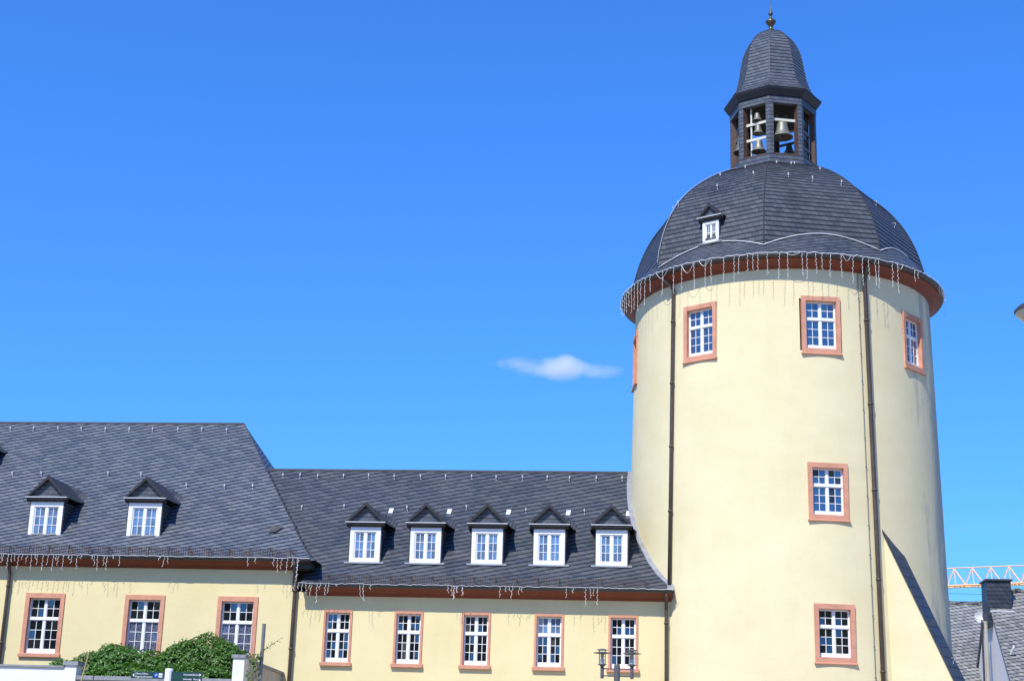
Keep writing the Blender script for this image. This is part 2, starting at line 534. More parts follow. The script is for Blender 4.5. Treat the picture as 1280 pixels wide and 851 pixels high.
# ------------------------------------------------------------------ windows (local frame: x right, y into the wall, z up, origin at the foot of the opening)
def sash_parts(W, H, fo=0.035, zt_f=0.605, board=0.075, rows=(3, 2), y0=0.10, cx=0.075):
    """returns frame mesh and pane mesh of a two-leaf casement with a transom light"""
    f, p = MB(), MB()
    zb = H * board
    f.box(-W / 2, -W / 2 + fo, y0, y0 + 0.09, 0, H)
    f.box(W / 2 - fo, W / 2, y0, y0 + 0.09, 0, H)
    f.box(-W / 2 + fo, W / 2 - fo, y0 - 0.012, y0 + 0.09, 0, zb)
    f.box(-W / 2 + fo, W / 2 - fo, y0, y0 + 0.09, H - fo, H)
    f.box(-cx / 2, cx / 2, y0 - 0.006, y0 + 0.09, zb, H - fo)
    levels = [(zb, H - fo, rows[0])]
    if zt_f:
        zt = H * zt_f
        f.box(-W / 2 + fo, -cx / 2, y0 - 0.02, y0 + 0.09, zt, zt + 0.085)
        f.box(cx / 2, W / 2 - fo, y0 - 0.02, y0 + 0.09, zt, zt + 0.085)
        f.box(-cx / 2, cx / 2, y0 - 0.022, y0 - 0.006, zt, zt + 0.085)
        levels = [(zb, zt, rows[0]), (zt + 0.085, H - fo, rows[1])]
    st, mt = 0.024, 0.020
    for (za, zc, n) in levels:
        for s in (-1, 1):
            xa, xc = (-W / 2 + fo, -cx / 2) if s < 0 else (cx / 2, W / 2 - fo)
            ya, yb = y0 + 0.014, y0 + 0.075
            f.box(xa, xa + st, ya, yb, za, zc)
            f.box(xc - st, xc, ya, yb, za, zc)
            f.box(xa + st, xc - st, ya, yb, za, za + st)
            f.box(xa + st, xc - st, ya, yb, zc - st, zc)
            xi0, xi1, zi0, zi1 = xa + st, xc - st, za + st, zc - st
            xm = (xi0 + xi1) / 2
            f.box(xm - mt / 2, xm + mt / 2, ya + 0.01, yb - 0.01, zi0, zi1)
            zs = [zi0 + (zi1 - zi0) * k / n for k in range(n + 1)]
            for k in range(1, n):
                f.box(xi0, xi1, ya + 0.013, yb - 0.013, zs[k] - mt / 2, zs[k] + mt / 2)
            for (pa, pb) in ((xi0, xm), (xm, xi1)):
                for k in range(n):
                    q0, q1 = zs[k], zs[k + 1]
                    tx, tz = rnd.uniform(-1, 1) * 0.006, rnd.uniform(-1, 1) * 0.008
                    yc = y0 + 0.046
                    p.face([(pa, yc - tx - tz, q0), (pb, yc + tx - tz, q0), (pb, yc + tx + tz, q1), (pa, yc - tx + tz, q1)])
    return f, p


def add_window(parent, loc, az, W, H, s, st, sb, proud, depth, glass, sill=None, label=None, upper_glass=None):
    """sandstone surround of strip s (top st, foot sb) round an opening W x H; loc is the foot centre of the opening"""
    f, p = sash_parts(W, H)
    pw = Vector(parent["_w"])
    fr = f.build("window", M['white'], parent, loc=Vector(loc) - pw, rotz=R(az), local=True)
    if label:
        fr["label"] = label
    if upper_glass:
        for k, fc in enumerate(p.f):
            if p.v[fc[0]].z > H * 0.6:
                p.m[k] = 1
        p.build("pane", [glass, upper_glass], fr, local=True)
    else:
        p.build("pane", glass, fr, local=True)
    sm = MB()
    sm.box(-W / 2 - s, -W / 2, -proud, depth, 0, H)
    sm.box(W / 2, W / 2 + s, -proud, depth, 0, H)
    sm.box(-W / 2 - s, W / 2 + s, -proud, depth, H, H + st)
    if sill is None:
        sm.box(-W / 2 - s, W / 2 + s, -proud, depth, -sb, 0)
    sm.build("surround", M['stone'], fr, local=True)
    ss = MB()
    if sill is not None:
        ew, pr = sill
        hh = sb
        xw = W / 2 + ew
        ss.prism([(-proud - pr, -hh), (depth, -hh), (depth, 0), (-proud, 0), (-proud - pr, -0.02)], -xw, xw, 'x')
    else:
        xw = W / 2 + s + 0.035
        ss.prism([(-proud - 0.055, -sb - 0.05), (0.0, -sb - 0.05), (0.0, -sb), (-proud - 0.02, -sb), (-proud - 0.055, -sb - 0.02)], -xw, xw, 'x')
    ss.build("sill", M['stone'], fr, local=True)
    return fr


def wall_grid_flat(mb, x0, x1, z0, z1, y, holes):
    xs = sorted(set([x0, x1] + [h[0] for h in holes] + [h[1] for h in holes]))
    zs = sorted(set([z0, z1] + [h[2] for h in holes] + [h[3] for h in holes]))
    for i in range(len(xs) - 1):
        for j in range(len(zs) - 1):
            xm, zm = (xs[i] + xs[i + 1]) / 2, (zs[j] + zs[j + 1]) / 2
            if any(h[0] < xm < h[1] and h[2] < zm < h[3] for h in holes):
                continue
            mb.face([(xs[i], y, zs[j]), (xs[i + 1], y, zs[j]), (xs[i + 1], y, zs[j + 1]), (xs[i], y, zs[j + 1])])


# ------------------------------------------------------------------ round tower
TC = (0.17, 0.0)


def RT(z):
    return 5.56 + (18.7 - z) * 0.018


tower = thing("round_tower", "massive round cream tower with slate dome and open bell lantern", "tower", (TC[0], TC[1], 0))


def tp(az, r, z):
    q = R(az)
    return Vector((TC[0] + r * sin(q), TC[1] - r * cos(q), z))


# windows: az, opening foot z, label
TWIN = [(-82.5, 16.06, None), (-34.1, 16.06, None), (10.7, 16.06, None), (53.1, 16.02, None),
        (97.5, 16.06, None), (11.3, 10.27, "window halfway up the tower"), (12.0, 5.59, "lowest window of the tower")]
W_, S_, ST_, SB_ = 1.08, 0.145, 0.165, 0.17
holes = []
for (az, z, lb) in TWIN:
    H_ = 1.72 if z > 15 else (1.60 if z > 8 else 1.56)
    hw = math.degrees((W_ / 2 + S_ * 0.55) / RT(z))
    holes.append((az - hw, az + hw, z - SB_ * 0.5, z + H_ + ST_ * 0.5))
azs = set([-180.0 + 3 * k for k in range(121)])
for h in holes:
    azs = {q for q in azs if min(abs(q - h[0]), abs(q - h[1])) > 0.8} | {h[0], h[1]}
azs = sorted(azs | {-180.0, 180.0})
zs = sorted(set([0, 1.5, 3.5, 8.5, 13.5, 14.7, 19.15]) | {h[2] for h in holes} | {h[3] for h in holes})
tw = MB()
for i in range(len(azs) - 1):
    for j in range(len(zs) - 1):
        am, zm = (azs[i] + azs[i + 1]) / 2, (zs[j] + zs[j + 1]) / 2
        if any(h[0] < am < h[1] and h[2] < zm < h[3] for h in holes):
            continue
        tw.face([tp(azs[i], RT(zs[j]), zs[j]), tp(azs[i + 1], RT(zs[j]), zs[j]), tp(azs[i + 1], RT(zs[j + 1]), zs[j + 1]), tp(azs[i], RT(zs[j + 1]), zs[j + 1])])
tw.build("wall", M['tower_plaster'], tower, smooth=True, weld=True)
for (az, z, lb) in TWIN:
    H_ = 1.72 if z > 15 else (1.60 if z > 8 else 1.56)
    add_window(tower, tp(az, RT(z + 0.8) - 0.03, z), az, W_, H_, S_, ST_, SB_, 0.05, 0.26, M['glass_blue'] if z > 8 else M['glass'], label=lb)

# cornice, gutter, skirt of the dome
c_ = MB()
c_.lathe([(5.545, 18.95), (5.60, 18.95), (5.62, 19.0), (5.70, 19.03), (5.80, 19.10), (5.90, 19.17), (5.97, 19.20), (5.97, 19.245), (5.5, 19.245)], TC, 120)
c_.build("cornice", M['cornice'], tower, smooth=False)
c_ = MB()
c_.lathe([(5.9, 19.247), (6.03, 19.235), (6.10, 19.26), (6.125, 19.32), (6.12, 19.36), (6.06, 19.36), (5.95, 19.33)], TC, 120)
c_.build("gutter", M['dark_metal'], tower, smooth=True)


def skirt_r(z):
    return 6.06 - (z - 19.36) / 1.10


sk = MB()
sk.lathe([(6.06, 19.362), (5.75, 19.70), (5.3, 20.196), (4.95, 20.58)], TC, 120, uvr=5.7)
skirt = sk.build("roof_skirt", M['slate_skirt'], tower, smooth=True)

HIP0 = -7.6
DC = (0.02, 0.0)
DPROF = [(5.64, 19.2), (5.63, 19.7), (5.59, 20.2), (5.50, 20.6), (5.36, 21.1), (5.17, 21.6), (4.92, 22.1), (4.58, 22.6), (4.18, 23.05), (3.66, 23.5), (3.10, 23.9), (2.45, 24.28), (1.90, 24.52), (1.2, 24.7)]


def interp(prof, z):
    for (r0, z0), (r1, z1) in zip(prof, prof[1:]):
        if z0 <= z <= z1:
            return r0 + (r1 - r0) * (z - z0) / (z1 - z0)
    return prof[-1][0]


def smoothprof(prof, n):
    # Catmull-Rom through the profile points
    out = []
    P = [prof[0]] + list(prof) + [prof[-1]]
    for i in range(1, len(P) - 2):
        for k in range(n):
            t = k / n
            def cr(a_, b_, c0, d_):
                return 0.5 * ((2 * b_) + (-a_ + c0) * t + (2 * a_ - 5 * b_ + 4 * c0 - d_) * t * t + (-a_ + 3 * b_ - 3 * c0 + d_) * t ** 3)
            out.append((cr(P[i - 1][0], P[i][0], P[i + 1][0], P[i + 2][0]), cr(P[i - 1][1], P[i][1], P[i + 1][1], P[i + 2][1])))
    out.append(prof[-1])
    return out


def octa(mb, prof, c, hip0, nface=8, ang=45.0):
    L = [0.0]
    for i in range(1, len(prof)):
        ap = cos(R(ang / 2))
        L.append(L[-1] + hypot((prof[i][0] - prof[i - 1][0]) * ap, prof[i][1] - prof[i - 1][1]))
    def P(k, r, z):
        q = R(hip0 + ang * k)
        return (c[0] + r * sin(q), c[1] - r * cos(q), z)
    for k in range(nface):
        off = 13.37 * k
        for i in range(len(prof) - 1):
            (r0, z0), (r1, z1) = prof[i], prof[i + 1]
            h0, h1 = r0 * sin(R(ang / 2)), r1 * sin(R(ang / 2))
            mb.face([P(k, r0, z0), P(k + 1, r0, z0), P(k + 1, r1, z1), P(k, r1, z1)],
                    [(off - h0, L[i]), (off + h0, L[i]), (off + h1, L[i + 1]), (off - h1, L[i + 1])])


DP = smoothprof(DPROF, 3)


def octa_steps(mb, prof, c, hip0, h, step):
    """eight-sided roof laid in overlapping courses: each course stands out at its foot"""
    A = cos(R(22.5))
    L = [0.0]
    for i in range(1, len(prof)):
        L.append(L[-1] + hypot((prof[i][0] - prof[i - 1][0]) * A, prof[i][1] - prof[i - 1][1]))

    def at(sv):
        for i in range(len(L) - 1):
            if L[i] <= sv <= L[i + 1] + 1e-9:
                f_ = (sv - L[i]) / (L[i + 1] - L[i])
                tr, tz = (prof[i + 1][0] - prof[i][0]) * A, prof[i + 1][1] - prof[i][1]
                l_ = hypot(tr, tz)
                return prof[i][0] + (prof[i + 1][0] - prof[i][0]) * f_, prof[i][1] + tz * f_, tz / l_, -tr / l_
        r_, z_ = prof[-1]
        return r_, z_, 0, 1
    n = max(1, int(L[-1] / h))
    for k in range(8):
        q0, q1 = R(hip0 + 45 * k), R(hip0 + 45 * (k + 1))
        off = 13.37 * k
        P = lambda q, r, z: (c[0] + r * sin(q), c[1] - r * cos(q), z)
        prev = None
        for i in range(n + 1):
            s0, s1 = i * h, min((i + 1) * h, L[-1] - 1e-6)
            if s1 - s0 < 1e-3:
                break
            a_ = at(s0)
            b_ = at(s1)
            r0, z0 = a_[0] + a_[2] * step, a_[1] + a_[3] * step
            r1, z1 = b_[0] + b_[2] * 0.003, b_[1] + b_[3] * 0.003
            h0, h1 = r0 * sin(R(22.5)), r1 * sin(R(22.5))
            mb.face([P(q0, r0, z0), P(q1, r0, z0), P(q1, r1, z1), P(q0, r1, z1)],
                    [(off - h0, s0 + 1e-3), (off + h0, s0 + 1e-3), (off + h1, s0 + h - 1e-3), (off - h1, s0 + h - 1e-3)])
            if prev:
                mb.face([P(q0, *prev), P(q1, *prev), P(q1, r0, z0), P(q0, r0, z0)],
                        [(off - h0, s0 + 2e-3), (off + h0, s0 + 2e-3), (off + h0, s0 + 4e-3), (off - h0, s0 + 4e-3)])
            prev = (r1, z1)


dm = MB()
octa_steps(dm, DP, DC, HIP0, 0.205, 0.019)
dome = dm.build("dome_roof", M['slate_dome'], tower)
hc = MB()
for k in range(8):
    q = R(HIP0 + 45 * k)
    pts = [(DC[0] + (r + 0.016) * sin(q), DC[1] - (r + 0.016) * cos(q), z + 0.012) for (r, z) in DP if z > 19.75]
    hc.tube(pts, 0.022, 5)
hc.build("hip_cap", M['dark_metal'], dome)
hc = MB()
q = R(HIP0 - 45)
hc.tube([(DC[0] + (r + 0.05) * sin(q), DC[1] - (r + 0.05) * cos(q), z + 0.04) for (r, z) in DP if z > 19.75], 0.008, 5)
hc.build("lightning_wire", M['zinc'], dome)


def oct_r(az, z):
    k = (az - HIP0) % 45.0
    return interp(DP, z) * cos(R(22.5)) / cos(R(k - 22.5))


def dome_pt(az, z, out=0.0):
    r = oct_r(az, z) + out
    return Vector((DC[0] + r * sin(R(az)), DC[1] - r * cos(R(az)), z))


# white rope light lying in the fold where each dome face meets the round skirt
for k in range(-3, 3):
    pts = []
    for j in range(25):
        az = HIP0 + 45 * (k + j / 24.0)
        lo, hi = 19.4, 20.9
        for _ in range(30):
            mid = (lo + hi) / 2
            P = dome_pt(az, mid)
            if hypot(P.x - TC[0], P.y - TC[1]) < skirt_r(mid):
                lo = mid
            else:
                hi = mid
        P = dome_pt(az, lo, 0.03)
        pts.append((P.x, P.y, P.z + 0.025))
    if k < -2:
        continue
    where = {-2: "white rope light on the dome's far left face, mostly turned away", -1: "white rope light arching under the small dome dormer",
             0: "white rope light arching across the broad face right of the dome's middle ridge", 1: "white rope light on the dome's shaded right face",
             2: "white rope light on the hidden back right of the dome"}[k]
    if k > 1 or k < -1:
        continue
    rp = MB()
    if k == 1:
        pts = pts[:17]
    rp.tube(pts, 0.016, 6)
    solo(rp, "rope_light", M['string'], where, "rope light", "rope lights on the dome", loc=tuple(pts[0]), smooth=True)

# snow hooks (shared mesh): local x right, y into the roof horizontally, z up
hk = MB()
hk.box(-0.019, 0.019, -0.135, -0.127, -0.07, 0.03)
hk.box(-0.018, 0.018, -0.126, -0.02, 0.018, 0.026)
hk.box(-0.012, 0.012, -0.10, -0.09, -0.17, -0.09)
HOOK = None


def add_hook(parent, p, az):
    global HOOK
    if HOOK is None:
        o = hk.build("snow_hook", M['zinc'], parent, local=True)
        HOOK = o
    else:
        o = HOOK.copy()
        COL.objects.link(o)
        o.parent = parent
    o.location = Vector(p) - Vector(parent["_w"])
    o.rotation_euler = (0, rnd.uniform(-0.12, 0.12), R(az) + rnd.uniform(-0.15, 0.15))


for (az, z) in [(-44, 23.9), (-27, 24.15), (-2, 24.2), (12, 24.25), (30, 23.9), (-34, 23.0), (-14, 23.35), (4, 23.2), (17, 23.1), (32, 23.0), (-52, 22.5), (55, 22.6), (62, 21.8), (16, 24.35), (-70, 22.9)]:
    add_hook(dome, dome_pt(az, z, 0.06), HIP0 + 45 * math.floor((az - HIP0) / 45) + 22.5)

# lantern
LC = (0.03, 0.0)
lb = MB()
octa(lb, [(1.86, 24.3), (1.80, 24.62), (1.74, 24.66), (1.74, 24.93), (1.2, 24.93)], LC, HIP0)
lantern = lb.build("lantern", M['slate_small'], tower)


def lp(k, r, z, dz=0):
    q = R(HIP0 + 45 * k)
    return Vector((LC[0] + r * sin(q), LC[1] - r * cos(q), z))


for k in range(8):
    # corner post: V-shaped, following the two faces
    po = MB()
    ra, rb = 1.70, 1.48
    q = HIP0 + 45 * k
    def off(kk, t, r):
        A, B = lp(kk, r, 0), lp(kk + (1 if t > 0 else -1), r, 0)
        return A + (B - A).normalized() * abs(t)
    wdt = 0.16
    poly = [off(k, -wdt, ra), lp(k, ra, 0), off(k, wdt, ra), off(k, wdt * 0.9, rb), lp(k, rb, 0), off(k, -wdt * 0.9, rb)]
    po.prism([(p.x, p.y) for p in poly], 24.93, 27.12, 'z', sidem=(2, 3, 4, 5))
    po.build("post", [M['slate_small'], M['brown_wood']], lantern)
lt = MB()
octa(lt, [(1.48, 27.12), (1.715, 27.121), (1.715, 27.43)], LC, HIP0)
lt.build("lintel_band", M['slate_small'], lantern)
lc = MB()
octa(lc, [(1.70, 27.40), (1.76, 27.42), (1.92, 27.65), (1.94, 27.71), (1.85, 27.725)], LC, HIP0)
lc.build("lantern_cornice", M['dark_slate_board'], lantern)
lr = MB()
octa_steps(lr, smoothprof([(1.93, 27.715), (1.70, 27.92), (1.52, 28.2), (1.38, 28.6), (1.28, 29.1), (1.20, 29.6), (1.08, 30.05), (0.84, 30.5), (0.50, 30.83), (0.10, 31.0)], 3), LC, HIP0, 0.16, 0.016)
lro = lr.build("lantern_roof", M['slate_small'], lantern)
hc = MB()
for k in range(8):
    hc.tube([tuple(lp(k, r + 0.008, z + 0.006)) for (r, z) in smoothprof([(1.93, 27.715), (1.70, 27.92), (1.52, 28.2), (1.38, 28.6), (1.28, 29.1), (1.20, 29.6), (1.08, 30.05), (0.84, 30.5), (0.50, 30.83)], 3)], 0.018, 5)
hc.build("roof_hip", M['dark_metal'], lantern)
lf = MB()
octa(lf, [(1.70, 24.935), (1.30, 24.94)], LC, HIP0)
lf.face([tuple(lp(k, 1.5, 24.937)) for k in range(8)])
lf.build("floor", M['brown_wood'], lantern)
lf = MB()
lf.face([tuple(lp(k, 1.7, 27.13)) for k in range(7, -1, -1)])
lf.build("ceiling", M['inside'], lantern)
# brown sill boards, inner frame timbers and the pale bars carrying the bells
for k in range(8):
    A, B = lp(k, 1.66, 24.98), lp(k + 1, 1.66, 24.98)
    d = (B - A).normalized()
    sb_ = MB()
    sb_.tube([A + d * 0.17, B - d * 0.17], 0.045, 4)
    sb_.build("sill_board", M['brown_wood'], lantern)
for k in range(8):
    ip = MB()
    P = lp(k, 1.34, 0)
    ip.box(P.x - 0.06, P.x + 0.06, P.y - 0.06, P.y + 0.06, 24.94, 27.12)
    ip.build("inner_timber", M['brown_wood'], lantern)
BARS = [(-1, 26.41), (-1, 25.75), (0, 26.48), (1, 26.2), (1, 25.5), (-2, 26.2), (3, 26.55)]
for (k, z) in BARS:
    A, B = lp(k, 1.50, z), lp(k + 1, 1.50, z)
    d = (B - A).normalized()
    n_ = d.cross(Vector((0, 0, 1)))
    b_ = MB()
    for s in (-1,):
        vs = []
        for P in (A + d * 0.10, B - d * 0.10):
            vs += [P + n_ * 0.03 - Vector((0, 0, 0.05)), P - n_ * 0.03 - Vector((0, 0, 0.05)), P - n_ * 0.03 + Vector((0, 0, 0.05)), P + n_ * 0.03 + Vector((0, 0, 0.05))]
        b_.mesh(vs, [(0, 1, 2, 3), (7, 6, 5, 4), (0, 4, 5, 1), (1, 5, 6, 2), (2, 6, 7, 3), (3, 7, 4, 0)])
    b_.build("bell_bar", M['pale_beam'] if k in (-1, 0) else M['grey_pole'], lantern)
A, B = lp(-1, 1.46, 0), lp(0, 1.46, 0)
vb = MB()
P = A + (B - A) * 0.27
vb.box(P.x - 0.03, P.x + 0.03, P.y - 0.03, P.y + 0.03, 24.95, 27.1)
vb.build("bar_hanger", M['pale_beam'], lantern)

fi = MB()
fi.lathe([(0.0, 30.95), (0.26, 30.96), (0.20, 31.02), (0.10, 31.10), (0.075, 31.2), (0.12, 31.27), (0.20, 31.38), (0.215, 31.44), (0.15, 31.52), (0.06, 31.60), (0.035, 31.68), (0.07, 31.74), (0.10, 31.80), (0.07, 31.86), (0.03, 31.9), (0.05, 31.95), (0.03, 32.0), (0.012, 32.04), (0.006, 32.7), (0, 32.7)], LC, 16)
fi.build("finial", plain("finial_patina", (0.10, 0.085, 0.06), 0.35, metal=0.5, var=0.25), tower, smooth=True)


# bells hang inside the lantern: things of their own
def bell(k, t, z, d, label, rin=1.44):
    A, B = lp(k, rin, 0), lp(k + 1, rin, 0)
    P = A + (B - A) * t
    h = d * 0.78
    r = d / 2
    prof = [(0.0, 0.0), (0.22, -0.005), (0.40, -0.04), (0.49, -0.14), (0.53, -0.34), (0.60, -0.56), (0.72, -0.76), (0.88, -0.91), (1.0, -0.98), (1.0, -1.0), (0.9, -0.99), (0.55, -0.62), (0.42, -0.3), (0.0, -0.15)]
    root = thing("bell", label, "bell", (P.x, P.y, z), "carillon bells in the open lantern")
    m_ = MB()
    m_.lathe([(p[0] * r, z + p[1] * h) for p in prof], (P.x, P.y), 20)
    m_.build("bell_body", M['bronze'], root, smooth=True)
    m_ = MB()
    m_.tube([(P.x, P.y, z + 0.06), (P.x, P.y, z - 0.01)], d * 0.09, 6)
    m_.build("crown_yoke", M['dark_metal'], root)
    m_ = MB()
    m_.tube([(P.x, P.y, z - h * 0.3), (P.x, P.y, z - h * 0.85), (P.x, P.y, z - h * 1.02)], [0.012, 0.014, d * 0.07], 6)
    m_.build("clapper", M['dark_metal'], root)


bell(-1, 0.50, 26.88, 0.42, "small bell in the lantern's front left opening, topmost of its three")
bell(-1, 0.53, 26.36, 0.47, "small bell between the two pale bars of the lantern's front left opening")
bell(-1, 0.54, 25.70, 0.60, "bell under the lower pale bar of the lantern's front left opening")
bell(0, 0.44, 26.42, 0.84, "largest bell, hung from the single pale bar in the lantern's front right opening")
bell(-2, 0.62, 26.05, 0.72, "big bell half hidden in the lantern's narrow far left opening")
bell(1, 0.45, 26.72, 0.34, "top bell in the lantern's shaded right side opening")
bell(1, 0.48, 26.12, 0.36, "middle bell in the lantern's shaded right side opening")
bell(1, 0.52, 25.42, 0.40, "lowest bell in the lantern's shaded right side opening")
bell(3, 0.45, 26.50, 0.46, "dark bell at the back of the lantern, outlined low against the sky")
bell(0, 0.35, 27.04, 0.34, "small shadowed bell under the lantern ceiling, left one of the pair", rin=0.78)
bell(0, 0.98, 27.04, 0.34, "small shadowed bell under the lantern ceiling, right one of the pair", rin=0.78)

# downpipes and lightning conductor of the tower
pp = MB()
pp.tube([tp(-48, 5.98, 19.22), tp(-48, 5.95, 19.05), tp(-46.5, 5.78, 18.90), tp(-46, RT(18.6) + 0.10, 18.7), tp(-46, RT(13) + 0.10, 13), tp(-46, RT(8.1) + 0.10, 8.05)], 0.065, 10)
for z in (17.5, 15.2, 12.9, 10.6):
    pp.tube([tp(-46, RT(z) + 0.10, z - 0.03), tp(-46, RT(z) + 0.10, z + 0.03)], 0.085, 10)
pp.build("downpipe", M['pipe'], tower, smooth=True)
pp = MB()
pp.tube([tp(27.0, 5.98, 19.22), tp(27.0, 5.93, 19.08), tp(27.6, 5.76, 18.92), tp(27.6, RT(18.6) + 0.11, 18.7), tp(27.6, RT(10) + 0.11, 10), tp(27.6, RT(0) + 0.11, 0)], 0.078, 10)
for z in (17.2, 14.2, 11.2, 8.2, 5.2):
    pp.tube([tp(27.6, RT(z) + 0.11, z - 0.03), tp(27.6, RT(z) + 0.11, z + 0.03)], 0.10, 10)
pp.build("downpipe", M['pipe'], tower, smooth=True)
pp = MB()
pp.tube([tp(25.3, RT(z) + 0.03, z) for z in (19.0, 15, 10, 5, 0)], 0.014, 5)
for z in range(3, 19):
    pp.tube([tp(25.3, RT(z), z), tp(25.3, RT(z) + 0.06, z)], 0.022, 5)
pp.build("lightning_conductor", M['grey_pole'], tower)

# buttress on the right, its steep top clad in slate
BE = 58.0
hv = Vector((sin(R(BE)), -cos(R(BE)), 0))
nv = Vector((cos(R(BE)), sin(R(BE)), 0))
Pl = Vector((3.15, -4.88, 9.74))
SL = math.tan(R(65.4))
TH = 0.80
base = Pl - Vector((0, 0, Pl.z))


def bp(s, t, z):
    return base + hv * s + nv * t + Vector((0, 0, z))


bu = MB()
sb0 = -1.1
ztop = lambda s: 9.74 - SL * s
send = 9.74 / SL
vs = []
for t in (0.0, TH - 0.05):
    vs += [bp(sb0, t, 0), bp(send, t, 0), bp(sb0, t, ztop(sb0))]
bu.mesh(vs, [(0, 1, 2), (5, 4, 3), (0, 3, 4, 1), (1, 4, 5, 2), (2, 5, 3, 0)])
butt = bu.build("buttress", M['tower_plaster'], tower)
sp_ = MB()
off = Vector((0, 0, 0.14))
for (t0, t1, z0, z1) in ((-0.06, TH + 0.03, 0.0, 0.11),):
    vs = []
    for z in (z0, z1):
        for (s, t) in ((sb0, t0), (send, t0), (send, t1), (sb0, t1)):
            vs.append(bp(s, t, ztop(s) + z))
    uvt = [(0, 0), (TH, 0), (TH, 9), (0, 9)]
    sp_.mesh(vs, [(0, 1, 2, 3), (7, 6, 5, 4), (0, 4, 5, 1), (1, 5, 6, 2), (2, 6, 7, 3), (3, 7, 4, 0)])
sp_.build("slate_cap", M['slate_cap'], butt)
for s in (1.95,):
    P = bp(s, TH * 0.5, ztop(s) + 0.16)
    add_hook(butt, P, BE)


